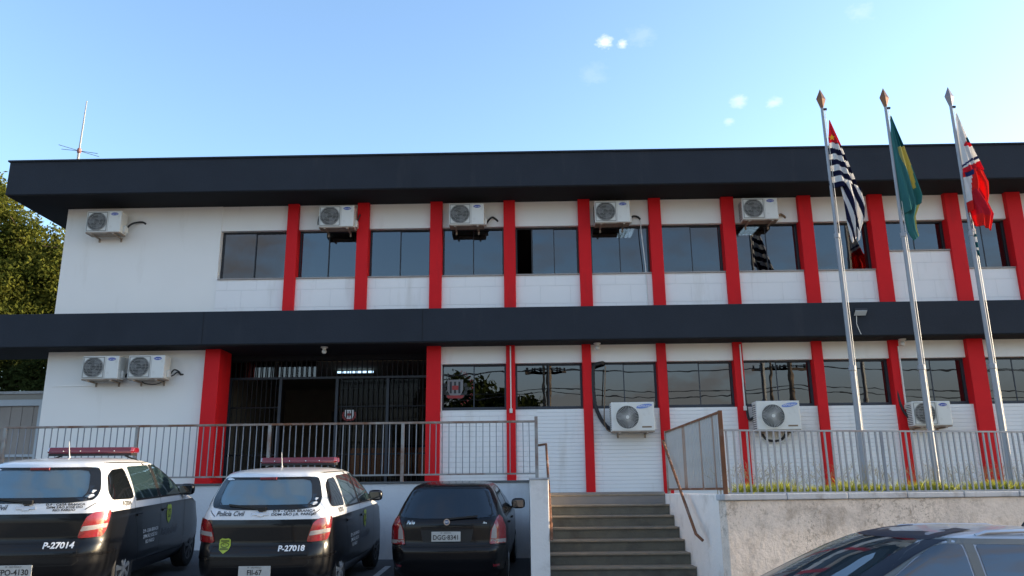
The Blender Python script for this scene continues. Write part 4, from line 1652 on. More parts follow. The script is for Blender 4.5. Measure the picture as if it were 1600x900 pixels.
V2, F2 = [], []
for i in range(300):
    p = weed_pos()
    h = random.uniform(0.22, 0.46)
    lx, ly = random.gauss(0, 0.12), random.gauss(0, 0.08)
    mbw = MB()
    q = [p, p + Vector((lx * 0.3, ly * 0.3, h * 0.6)), p + Vector((lx, ly, h))]
    mbw.tube(q, [0.003, 0.0024, 0.0015], 3, cap=False)
    for k in range(5):
        b = q[2].lerp(q[1], k * 0.2)
        d_ = Vector((random.gauss(0, 0.03), random.gauss(0, 0.03), 0.03))
        mbw.add([b, b + d_ + Vector((0.006, 0, 0)), b + d_ * 1.3], [(0, 1, 2)])
    o_ = len(V2)
    V2 += mbw.v
    F2 += [tuple(k + o_ for k in f) for f in mbw.f]
me = bpy.data.meshes.new('weeds')
me.from_pydata(V2, [], F2)
me.materials.append(M['dry'])
o = bpy.data.objects.new('weeds', me)
C.objects.link(o)
tag(o, 'thin dry seed stalks standing above the grass', 'weeds', kind='stuff')

# ------------------------------------------------------------------ trees


def tree(x, y, z, trunk_h, lobes, nleaf, size, leaf_m, label, group=None, cat='tree'):
    t = thing('tree', label, cat, (x, y, z), 0, group)
    mb = MB()
    mb.tube([(x, y, z - 0.3), (x + 0.1, y, z + trunk_h * 0.5), (x + 0.05, y + 0.1, z + trunk_h)], [0.28, 0.22, 0.17], 10)
    top = Vector((x + 0.05, y + 0.1, z + trunk_h))
    for (cx, cy, cz, rx, ry, rz, wgt) in lobes:
        c = Vector((x + cx, y + cy, z + cz))
        mid = top.lerp(c, 0.5) + Vector((random.gauss(0, 0.2), random.gauss(0, 0.2), 0.2))
        mb.tube([top - Vector((0, 0, 0.3)), mid, c], [0.12, 0.07, 0.03], 7)
        for k in range(5):
            e = c + Vector((random.uniform(-1, 1) * rx * 0.8, random.uniform(-1, 1) * ry * 0.8, random.uniform(-0.6, 0.9) * rz))
            mb.tube([mid.lerp(c, 0.6), c.lerp(e, 0.5) + Vector((0, 0, 0.15)), e], [0.035, 0.022, 0.01], 5)
    mb.build('trunk', M['bark'], t, smooth=True)
    ws = np.array([l[6] for l in lobes], float)
    ws /= ws.sum()
    V_, cnt = [], 0
    for l, wgt in zip(lobes, ws):
        n = int(nleaf * wgt)
        nc = max(14, n // 110)
        # clump centres near the shell, leaves round each clump
        d_ = RNG.normal(size=(nc, 3))
        d_ /= np.linalg.norm(d_, axis=1)[:, None]
        rad = RNG.uniform(0.45, 1.08, size=(nc, 1))
        cen = d_ * rad * np.array(l[3:6]) + np.array(l[0:3])
        idx = RNG.integers(0, nc, n)
        spread = np.array(l[3:6]).mean() * 0.17
        pos = cen[idx] + RNG.normal(size=(n, 3)) * spread * np.array([1, 1, 0.8])
        u = RNG.normal(size=(n, 3))
        u /= np.linalg.norm(u, axis=1)[:, None]
        v_ = np.cross(u, RNG.normal(size=(n, 3)))
        v_ /= np.linalg.norm(v_, axis=1)[:, None]
        s_ = size * RNG.uniform(0.6, 1.35, size=(n, 1))
        a = pos - u * s_
        b = pos + v_ * s_ * 0.45
        c_ = pos + u * s_
        e = pos - v_ * s_ * 0.45
        V_.append(np.stack([a, b, c_, e], axis=1).reshape(-1, 3))
        cnt += n
    V_ = np.concatenate(V_)
    me = bpy.data.meshes.new('crown')
    me.vertices.add(len(V_))
    me.vertices.foreach_set('co', V_.astype(np.float32).ravel())
    me.loops.add(len(V_))
    me.loops.foreach_set('vertex_index', np.arange(len(V_), dtype=np.int32))
    me.polygons.add(cnt)
    me.polygons.foreach_set('loop_start', np.arange(0, len(V_), 4, dtype=np.int32))
    me.update(calc_edges=True)
    me.materials.append(leaf_m)
    o = bpy.data.objects.new('crown', me)
    C.objects.link(o)
    o.parent = t
    return t


lob = []
for px, py, rx, rz_, wgt in ((-4, 325, 1.1, 1.1, 0.55), (38, 385, 1.4, 1.1, 0.9), (80, 420, 1.2, 1.1, 0.7), (8, 410, 1.7, 1.4, 1.2), (55, 465, 1.7, 1.4, 1.2),
                             (0, 470, 1.8, 1.6, 1.2), (100, 395, 0.8, 0.7, 0.22), (98, 475, 1.2, 1.4, 0.7), (35, 520, 2.0, 1.5, 1.0)):
    x, z = at(px, py, 12.0)
    lob.append((x + 19.0, random.uniform(-0.6, 0.6), z - 0.3, rx, 1.5, rz_, wgt))
tree(-19.0, 12.0, 0.3, 5.2, lob, 56000, 0.085, M['leaf'], 'tall sunlit leafy tree beyond the left end of the building')
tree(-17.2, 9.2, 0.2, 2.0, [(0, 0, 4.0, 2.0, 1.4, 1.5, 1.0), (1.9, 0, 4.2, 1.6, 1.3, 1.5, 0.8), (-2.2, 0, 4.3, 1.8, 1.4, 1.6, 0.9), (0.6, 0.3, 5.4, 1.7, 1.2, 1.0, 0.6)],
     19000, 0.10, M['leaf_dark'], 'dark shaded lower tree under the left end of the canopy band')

# ------------------------------------------------------------------ neighbouring side gate
x0, z0 = at(0, 613, 1.0)
sg = thing('side_gate', 'pale framed metal sheet gate left of the building', 'gate', (-12.2, 1.0, 1.2))
mb = MB()
mb.box(-15.5, -11.0, 0.98, 1.06, 3.36, 3.50)
mb.box(-11.06, -10.93, 0.97, 1.07, 0.2, 3.36)
mb.box(-12.0, -11.90, 0.99, 1.05, 1.3, 2.6)
mb.box(-15.5, -11.07, 1.0, 1.04, 2.22, 2.28)
mb.build('frame', M['gate_frame'], sg, bevel=0.006)
mb = MB()
for k in range(34):
    xk = -15.5 + k * 0.13
    mb.box(xk, xk + 0.124, 1.045 + 0.008 * (k % 2), 1.07 + 0.008 * (k % 2), 0.2, 3.358)
mb.build('sheet', M['gate_sheet'], sg)
mb = MB()
mb.box(-15.5, -10.75, 1.1, 1.3, 3.30, 3.64)
gw = mb.build('boundary_wall', M['old_wall'], None)
mb = MB()
mb.box(-15.5, -10.72, 1.05, 1.35, 3.641, 3.70)
o = mb.build('coping', M['coping'], None)
o.parent = gw
tag(gw, 'grey rendered beam above the pale side gate', 'wall')

# ------------------------------------------------------------------ street side, seen mirrored in the windows
M['leaf_street'] = M['leaf_dark']
gp = 'trees across the street, mirrored in the windows'
xa, _ = at(742, 620, 24)
tree(xa - 1.4, -26.0, -0.2, 3.0, [(0, 0, 5.9, 2.3, 2.0, 2.2, 1.0), (1.6, 0, 5.7, 1.5, 1.6, 1.8, 0.7), (-1.6, 0, 4.2, 1.5, 1.6, 1.7, 0.7)], 6000, 0.2, M['leaf_street'],
     'dark street tree mirrored in the first lower window beside the crest', gp)
xa, _ = at(828, 630, 24)
tree(xa - 0.5, -25.5, -0.2, 3.0, [(0, 0, 5.2, 1.5, 1.6, 1.6, 1.0), (-1.3, 0, 5.6, 1.2, 1.3, 1.5, 0.6), (1.0, 0, 4.3, 1.0, 1.3, 1.2, 0.5)], 5000, 0.2, M['leaf_street'],
     'dark street tree mirrored in the second lower window left of the utility poles', gp)
PSY = -22.0


def upole(px, label, r_=0.15, h=11.0):
    x, _ = at(px, 600, -PSY)
    t = thing('utility_pole', label, 'utility pole', (x, PSY, -0.3), 0, 'utility poles across the street')
    mb = MB()
    mb.tube([(x, PSY, -0.3), (x, PSY, h)], [r_, r_ * 0.7], 10)
    mb.build('pole', M['concrete_pole'], t, smooth=True)
    mb = MB()
    mb.box(x - 0.9, x + 0.9, PSY - 0.2, PSY - 0.1, 7.0, 7.12)
    mb.box(x - 0.6, x + 0.6, PSY - 0.2, PSY - 0.1, 8.6, 8.7)
    mb.build('crossarm', M['concrete_pole'], t)
    mb = MB()
    for k in (-0.8, -0.4, 0.4, 0.8):
        mb.lathe([(0.05, 0.0), (0.07, 0.05), (0.04, 0.1), (0.06, 0.16)], 'z', (x + k, PSY - 0.15, 7.12), 8)
    mb.build('insulator', M['frame'], t)
    return x


xs_ = [upole(858, 'brown utility pole mirrored in the second lower window'),
       upole(1240, 'brown utility pole mirrored in the lower window beside the round fan unit')]
upole(850, 'thin dark utility pole beside the brown one, mirrored in the second lower window', 0.09, 9.0)
upole(1208, 'thin dark utility pole left of the brown one, mirrored near the round fan unit', 0.09, 9.0)
runs = []
for k, (z, sag, yo) in enumerate(((7.2, 0.25, -0.15), (7.2, 0.35, 0.1), (6.2, 0.35, 0.2), (6.05, 0.45, 0.2), (5.35, 0.3, 0.25), (5.2, 0.45, 0.25), (5.05, 0.6, 0.25))):
    spans = [(xs_[0] - 24, xs_[0]), (xs_[0], xs_[1]), (xs_[1], xs_[1] + 24)]
    pts = []
    for a, b in spans:
        for q in range(10):
            u = q / 10
            pts.append((a + (b - a) * u, PSY + yo, z + 0.03 * k * math.sin(3 * u + k) - sag * (b - a) / 12 * 4 * u * (1 - u) * 0.6))
    mb = MB()
    mb.tube(pts, 0.022 if k < 4 else 0.03, 5)
    o = mb.build('power_line', M['frame'], None)
    tag(o, 'dark power line strung between the utility poles across the street', 'power line', 'power lines across the street')

# ------------------------------------------------------------------ cars


class Shell:
    """car body as a stack of rounded plan outlines; also maps flat patches onto its skin.
    x forward, y to the car's left, z up"""
    def __init__(self, keys, taper_r, taper_f, x_tr, x_tf):
        # keys: list of (z, xr, xf, w, rr, rf, br, bf)
        self.k = np.array(keys, float)
        self.tr, self.tf, self.xtr, self.xtf = taper_r, taper_f, x_tr, x_tf
        self.cache = {}

    def par(self, z):
        return [np.interp(z, self.k[:, 0], self.k[:, i]) for i in range(1, 8)]

    def half(self, z, n=(10, 10, 26, 10, 10)):
        key = (round(z, 4), n)
        if key in self.cache:
            return self.cache[key]
        xr, xf, w_, rr, rf, br, bf = self.par(z)
        rr = min(rr, w_ * 0.95)
        rf = min(rf, w_ * 0.95)
        pts = []
        for i in range(n[0]):
            y = (w_ - rr) * i / n[0]
            pts.append((xr + br * (y / w_) ** 2, y))
        x0 = xr + br * ((w_ - rr) / w_) ** 2
        for i in range(n[1]):
            a = PI / 2 * i / n[1]
            pts.append((x0 + rr * 1.15 * (1 - math.cos(a)), (w_ - rr) + rr * math.sin(a)))
        x1 = xf - bf * ((w_ - rf) / w_) ** 2
        xa, xb = x0 + rr * 1.15, x1 - rf * 1.15
        if xb < xa:
            xa = xb = (xa + xb) / 2
        for i in range(n[2]):
            u = i / n[2]
            pts.append((xa + (xb - xa) * u, w_))
        for i in range(n[3]):
            a = PI / 2 * (1 - i / n[3])
            pts.append((x1 - rf * 1.15 * (1 - math.cos(a)), (w_ - rf) + rf * math.sin(a)))
        for i in range(n[4] + 1):
            y = (w_ - rf) * (1 - i / n[4])
            pts.append((xf - bf * (y / w_) ** 2, y))
        P_ = np.array(pts)
        T = 1 - self.tr * np.clip(self.xtr - P_[:, 0], 0, None) ** 2 - self.tf * np.clip(P_[:, 0] - self.xtf, 0, None) ** 2
        P_[:, 1] *= T
        P_[:, 0] = np.maximum.accumulate(P_[:, 0])
        self.cache[key] = P_
        return P_

    def mesh(self, zs, matfn, wells=()):
        V_, F_, mi = [], [], []
        for z in zs:
            h = self.half(z)
            full = [(x, y, z) for x, y in h] + [(x, -y, z) for x, y in h[-2:0:-1]]
            V_.append(full)
        N = len(V_[0])
        vs = [p for s_ in V_ for p in s_]
        for i in range(len(zs) - 1):
            m = matfn((zs[i] + zs[i + 1]) / 2)
            for k in range(N):
                k2 = (k + 1) % N
                F_.append((i * N + k, i * N + k2, (i + 1) * N + k2, (i + 1) * N + k))
                mi.append(m)
        F_.append(tuple(range(N - 1, -1, -1)))
        mi.append(matfn(zs[0]))
        F_.append(tuple(range((len(zs) - 1) * N, len(zs) * N)))
        mi.append(matfn(zs[-1]))
        return vs, F_, mi

    # maps ------------------------------------------------------
    def rear(self, s_, z):
        h = self.half(z)
        L_ = np.concatenate([[0], np.cumsum(np.hypot(*np.diff(h, axis=0).T))])
        x = np.interp(abs(s_), L_, h[:, 0])
        y = np.interp(abs(s_), L_, h[:, 1])
        return Vector((x, math.copysign(y, s_), z))

    def front(self, s_, z):
        h = self.half(z)[::-1]
        L_ = np.concatenate([[0], np.cumsum(np.hypot(*np.diff(h, axis=0).T))])
        x = np.interp(abs(s_), L_, h[:, 0])
        y = np.interp(abs(s_), L_, h[:, 1])
        return Vector((x, math.copysign(y, s_), z))

    def side(self, sgn):
        def f(x, z):
            h = self.half(z)
            return Vector((x, sgn * np.interp(x, h[:, 0] + np.arange(len(h)) * 1e-7, h[:, 1]), z))
        return f


def offpt(f, u, v, off):
    p = f(u, v)
    e = 0.01
    du = f(u + e, v) - f(u - e, v)
    dv = f(u, v + e) - f(u, v - e)
    n = du.cross(dv)
    if n.length < 1e-9:
        n = Vector((p.x, p.y, 0))
    n.normalize()
    if n.dot(Vector((p.x, p.y, 0.0)) + Vector((0, 0, 0.01))) < 0:
        n = -n
    return p + n * off


def roundpoly(pts, r_, n=4):
    out_ = []
    m = len(pts)
    for i in range(m):
        a, b, c = Vector(pts[i - 1]), Vector(pts[i]), Vector(pts[(i + 1) % m])
        d1, d2 = (a - b), (c - b)
        q = min(r_, d1.length * 0.45, d2.length * 0.45)
        p1, p2 = b + d1.normalized() * q, b + d2.normalized() * q
        for k in range(n + 1):
            u = k / n
            out_.append(tuple(p1 * (1 - u) ** 2 + b * 2 * u * (1 - u) + p2 * u * u))
    return out_


def dens(pts, step):
    out_ = []
    m = len(pts)
    for i in range(m):
        a, b = Vector(pts[i]), Vector(pts[(i + 1) % m])
        k = max(1, int((b - a).length / step))
        for q in range(k):
            out_.append(tuple(a.lerp(b, q / k)))
    return out_


def patch(mb, f, poly, off=0.004, rings=5, skirt=0.012, step=0.06):
    P_ = dens(poly, step)
    n = len(P_)
    cx = sum(p[0] for p in P_) / n
    cy = sum(p[1] for p in P_) / n
    vs, fs = [], []
    if skirt:
        vs += [offpt(f, p[0], p[1], off - skirt) for p in P_]
    base = len(vs)
    for k in range(rings):
        s_ = 1 - k / rings
        vs += [offpt(f, cx + (p[0] - cx) * s_, cy + (p[1] - cy) * s_, off) for p in P_]
    vs.append(offpt(f, cx, cy, off))
    if skirt:
        for i in range(n):
            j = (i + 1) % n
            fs.append((i, j, n + j, n + i))
    for k in range(rings - 1):
        for i in range(n):
            j = (i + 1) % n
            a = base + k * n
            fs.append((a + i, a + j, a + n + j, a + n + i))
    a = base + (rings - 1) * n
    for i in range(n):
        fs.append((a + i, a + (i + 1) % n, len(vs) - 1))
    mb.add(vs, fs)


def ribbon(mb, f, line, wd, off=0.003, closed=False, cols=1):
    pts = dens(line, 0.05) if closed else []
    if not closed:
        for i in range(len(line) - 1):
            a, b = Vector(line[i]), Vector(line[i + 1])
            k = max(1, int((b - a).length / 0.05))
            pts += [tuple(a.lerp(b, q / k)) for q in range(k)]
        pts.append(tuple(line[-1]))
    vs, fs = [], []
    n = len(pts)
    for i in range(n):
        a = Vector(pts[i - 1] if (closed or i) else pts[i])
        b = Vector(pts[(i + 1) % n] if (closed or i < n - 1) else pts[i])
        d_ = (b - a)
        if d_.length < 1e-9:
            d_ = Vector((1, 0))
        d_.normalize()
        nn = Vector((-d_.y, d_.x)) * wd / 2
        p = Vector(pts[i])
        for c in range(cols + 1):
            q = p + nn * (1 - 2 * c / cols)
            vs.append(offpt(f, q.x, q.y, off))
    for i in range(n if closed else n - 1):
        j = (i + 1) % n
        k_ = cols + 1
        for c in range(cols):
            fs.append((k_ * i + c, k_ * j + c, k_ * j + c + 1, k_ * i + c + 1))
    mb.add(vs, fs)


def text_on(mb, f, s, size, u0, v0, du, off=0.006, **kw):
    vs, fs = text2d(s, size, **kw)
    mb.add([offpt(f, u0 + du * a, v0 + b, off) for a, b in vs], fs)


def apply_cut(o, cutter_mesh):
    c = bpy.data.objects.new('cutter', cutter_mesh)
    C.objects.link(c)
    md = o.modifiers.new('cut', 'BOOLEAN')
    md.operation = 'DIFFERENCE'
    md.solver = 'EXACT'
    md.use_self = False
    md.object = c
    dg = bpy.context.evaluated_depsgraph_get()
    dg.update()
    me = bpy.data.meshes.new_from_object(o.evaluated_get(dg))
    o.modifiers.clear()
    old = o.data
    o.data = me
    bpy.data.meshes.remove(old)
    bpy.data.objects.remove(c)
    bpy.data.meshes.remove(cutter_mesh)


def cutter_from(vs, fs, slot, mats_):
    me = bpy.data.meshes.new('cutter')
    me.from_pydata(vs, [], fs)
    for m in mats_:
        me.materials.append(m)
    me.polygons.foreach_set('material_index', [slot] * len(fs))
    bm = bmesh.new()
    bm.from_mesh(me)
    bmesh.ops.recalc_face_normals(bm, faces=bm.faces)
    bm.to_mesh(me)
    bm.free()
    return me


BODY_CACHE = {}


def make_body(t, key, sh, zs, matfn, mats_, wells, z0, ztop, xcap, rear_w, front_w, side_ws, xr_in, xf_in):
    """solid shell, hollowed for the cabin, with wheel openings and window openings cut through"""
    dark = len(mats_) - 1
    if key in BODY_CACHE:
        body = bpy.data.objects.new('body', BODY_CACHE[key])
        C.objects.link(body)
        body.parent = t
        return body
    vs, fs, mi = sh.mesh(zs, matfn)
    me = bpy.data.meshes.new('body')
    me.from_pydata(vs, [], fs)
    for m in mats_:
        me.materials.append(m)
    me.polygons.foreach_set('material_index', mi)
    bm = bmesh.new()
    bm.from_mesh(me)
    bmesh.ops.recalc_face_normals(bm, faces=bm.faces)
    bm.to_mesh(me)
    bm.free()
    body = bpy.data.objects.new('body', me)
    C.objects.link(body)
    body.parent = t
    k2 = sh.k.copy()
    k2[:, 1] += 0.06
    k2[:, 2] = np.minimum(k2[:, 2] - 0.07, xcap)
    k2[:, 3] = np.maximum(k2[:, 3] - 0.04, 0.05)
    inner = Shell(k2, sh.tr, sh.tf, sh.xtr, sh.xtf)
    vs, fs, mi = inner.mesh([float(z) for z in np.linspace(z0, ztop, 22)], lambda z: 0)
    apply_cut(body, cutter_from(vs, fs, dark, mats_))
    mb = MB()
    for (x, z, r_) in wells:
        for sg in (-1, 1):
            mb.lathe([(r_, -0.24), (r_, 0.3)] if sg > 0 else [(r_, -0.3), (r_, 0.24)], 'y', (x, sg * 0.86, z), 36)
    for poly in side_ws:
        cx = sum(p[0] for p in poly) / len(poly)
        cz = sum(p[1] for p in poly) / len(poly)
        pp = [(cx + (a - cx) * 0.965, cz + (b - cz) * 0.955) for a, b in poly]
        mb.prism_y(pp, 0.40, 1.2)
        mb.prism_y(pp, -1.2, -0.40)
    apply_cut(body, cutter_from(mb.v, mb.f, dark, mats_))
    mb = MB()
    for poly, f, xa, xb in ((rear_w, sh.rear, -2.6, xr_in), (front_w, sh.front, xf_in, 2.6)):
        pts = [f(a * 0.97, b) for a, b in poly]
        cz = sum(p.z for p in pts) / len(pts)
        pp = [(p.y, cz + (p.z - cz) * 0.955) for p in pts]
        n = len(pp)
        v_ = [(xa, y, z) for y, z in pp] + [(xb, y, z) for y, z in pp]
        mb.add(v_, [tuple(range(n)), tuple(range(2 * n - 1, n - 1, -1))] + [(q, q + n, (q + 1) % n + n, (q + 1) % n) for q in range(n)])
    apply_cut(body, cutter_from(mb.v, mb.f, dark, mats_))
    body.data.polygons.foreach_set('use_smooth', [True] * len(body.data.polygons))
    body.data.set_sharp_from_angle(angle=R(32))
    BODY_CACHE[key] = body.data
    return body


def seats(t, rows, z):
    for x, ys, wd in rows:
        for y in ys:
            mb = MB()
            mb.add([(x - 0.10, y - wd, z), (x + 0.14, y - wd, z), (x + 0.14, y + wd, z), (x - 0.10, y + wd, z),
                    (x - 0.26, y - wd * 0.86, z + 0.56), (x - 0.15, y - wd * 0.86, z + 0.56), (x - 0.15, y + wd * 0.86, z + 0.56), (x - 0.26, y + wd * 0.86, z + 0.56)],
                   [(0, 3, 2, 1), (4, 5, 6, 7), (0, 1, 5, 4), (1, 2, 6, 5), (2, 3, 7, 6), (3, 0, 4, 7)])
            st_ = mb.build('seat', M['seat'], t, bevel=0.04, local=True)
            for dy in ((0,) if wd < 0.4 else (-0.34, 0.34)):
                mb = MB()
                mb.box(x - 0.275, x - 0.18, y + dy - 0.13, y + dy + 0.13, z + 0.60, z + 0.77)
                mb.build('headrest', M['seat'], st_, bevel=0.045, local=True)


def wheel(t, x, sg, z, r_, wy, rim_m, spokes):
    mb = MB()
    y = sg * wy
    prof = [(r_ * 0.64, -0.09), (r_ * 0.9, -0.1), (r_ * 0.985, -0.085), (r_, -0.05), (r_, 0.05), (r_ * 0.985, 0.085), (r_ * 0.9, 0.1), (r_ * 0.64, 0.09)]
    mb.lathe(prof, 'y', (x, y, z), 36)
    wl_ = mb.build('wheel', M['rubber'], t, smooth=True, local=True, sharp=50)
    mb = MB()
    rr = r_ * 0.655
    yo = y + sg * 0.082
    mb.use(M['rim_dark']).lathe([(rr, -0.01), (rr, 0.0)], 'y', (x, y + sg * 0.06, z), 32)
    mb.use(rim_m)
    for k in range(32):
        a, b = 2 * PI * k / 32, 2 * PI * (k + 1) / 32
        mb.bar((x + rr * 0.95 * math.cos(a), yo, z + rr * 0.95 * math.sin(a)), (x + rr * 0.95 * math.cos(b), yo, z + rr * 0.95 * math.sin(b)), 0.022)
    for k in range(spokes):
        a = 2 * PI * k / spokes + 0.3
        for da in (-0.09, 0.09):
            mb.bar((x + 0.03 * math.cos(a), yo + sg * 0.008, z + 0.03 * math.sin(a)), (x + rr * 0.96 * math.cos(a + da), yo - sg * 0.004, z + rr * 0.96 * math.sin(a + da)), 0.036, 0.03)
    mb.lathe([(0.045, -0.012), (0.045, 0.012)], 'y', (x, yo + sg * 0.012, z), 16)
    mb.build('rim', None, wl_, local=True)


def plate(t, sh, s0, z0, text, sm, off=0.012):
    mb = MB()
    f = sh.rear
    x = f(s0, z0).x - off
    mb.box(x - 0.006, x + 0.004, -s0 - 0.2, -s0 + 0.2, z0 - 0.065, z0 + 0.065)
    pl = mb.build('licence_plate', M['plate'], t, bevel=0.004, local=True)
    mb = MB()
    vs, fs = text2d(text, 0.088, bold=0.0015, sx=0.92)
    mb.add([(x - 0.0085, -s0 - a, z0 - 0.014 + b) for a, b in vs], fs)
    if sm:
        vs, fs = text2d(sm, 0.024)
        mb.add([(x - 0.0085, -s0 - a, z0 + 0.048 + b) for a, b in vs], fs)
    mb.build('lettering', M['plate_ink'], pl, local=True)


def mirror(t, x, sg, y, z, m):
    mb = MB()
    prof = []
    vs, fs = [], []
    nu, nv = 14, 8
    for i in range(nv + 1):
        a = -PI / 2 + PI * i / nv
        for k in range(nu):
            b = 2 * PI * k / nu
            cx = math.copysign(abs(math.cos(a)) ** 0.6, math.cos(a))
            q = math.copysign(abs(math.cos(b)) ** 0.6, math.cos(b)), math.copysign(abs(math.sin(b)) ** 0.6, math.sin(b))
            vs.append((x + 0.075 * math.sin(a), sg * (y + 0.115) + 0.115 * cx * q[0], z + 0.085 * cx * q[1]))
    for i in range(nv):
        for k in range(nu):
            k2 = (k + 1) % nu
            fs.append((i * nu + k, i * nu + k2, (i + 1) * nu + k2, (i + 1) * nu + k))
    mb.use(m).add(vs, fs)
    mb.use(M['plastic_black']).bar((x + 0.01, sg * (y - 0.06), z - 0.07), (x + 0.01, sg * (y + 0.06), z - 0.05), 0.05, 0.03)
    mi_ = mb.build('mirror', None, t, smooth=True, local=True)
    mb = MB()
    mb.box(x - 0.080, x - 0.074, sg * (y + 0.115) - 0.09, sg * (y + 0.115) + 0.09, z - 0.06, z + 0.06)
    mb.build('mirror_glass', M['car_glass'], mi_, bevel=0.004, local=True)


# --- police people carrier: white over black --------------------------------
SPIN = Shell([
    # z,   xr,    xf,    w,    rr,   rf,   br,   bf
    (0.20, -2.02, 2.00, 0.760, 0.25, 0.40, 0.10, 0.25),
    (0.27, -2.11, 2.10, 0.820, 0.28, 0.45, 0.10, 0.25),
    (0.36, -2.165, 2.16, 0.850, 0.30, 0.50, 0.10, 0.25),
    (0.46, -2.18, 2.18, 0.864, 0.30, 0.52, 0.09, 0.25),
    (0.60, -2.17, 2.17, 0.868, 0.28, 0.52, 0.09, 0.25),
    (0.68, -2.135, 2.15, 0.868, 0.26, 0.52, 0.09, 0.25),
    (0.72, -2.105, 2.12, 0.868, 0.25, 0.52, 0.09, 0.25),
    (0.95, -2.095, 1.98, 0.866, 0.25, 0.50, 0.10, 0.22),
    (1.03, -2.08, 1.72, 0.858, 0.25, 0.45, 0.10, 0.20),
    (1.09, -2.06, 1.28, 0.846, 0.25, 0.30, 0.11, 0.20),
    (1.13, -2.04, 1.14, 0.832, 0.25, 0.22, 0.12, 0.25),
    (1.30, -1.965, 0.84, 0.775, 0.24, 0.20, 0.13, 0.24),
    (1.45, -1.885, 0.52, 0.712, 0.23, 0.20, 0.14, 0.22),
    (1.54, -1.835, 0.28, 0.664, 0.22, 0.20, 0.14, 0.20),
    (1.575, -1.80, 0.13, 0.638, 0.22, 0.22, 0.14, 0.18),
    (1.60, -1.74, -0.02, 0.605, 0.24, 0.24, 0.14, 0.16),
    (1.622, -1.60, -0.18, 0.545, 0.26, 0.26, 0.12, 0.14),
    (1.638, -1.40, -0.36, 0.45, 0.28, 0.28, 0.10, 0.10),
    (1.648, -1.15, -0.58, 0.28, 0.20, 0.20, 0.05, 0.05),
], 0.05, 0.05, -1.2, 1.1)


def shell_zs(a, b, fine_from, split):
    zs = list(np.arange(a, fine_from, 0.03)) + list(np.arange(fine_from, b + 1e-6, 0.008))
    zs = [z for z in zs if all(abs(z - s_) > 0.006 for s_ in split)] + list(split)
    if abs(zs[-1] - b) > 1e-4:
        zs.append(b)
    return sorted(set(round(float(z), 4) for z in zs))


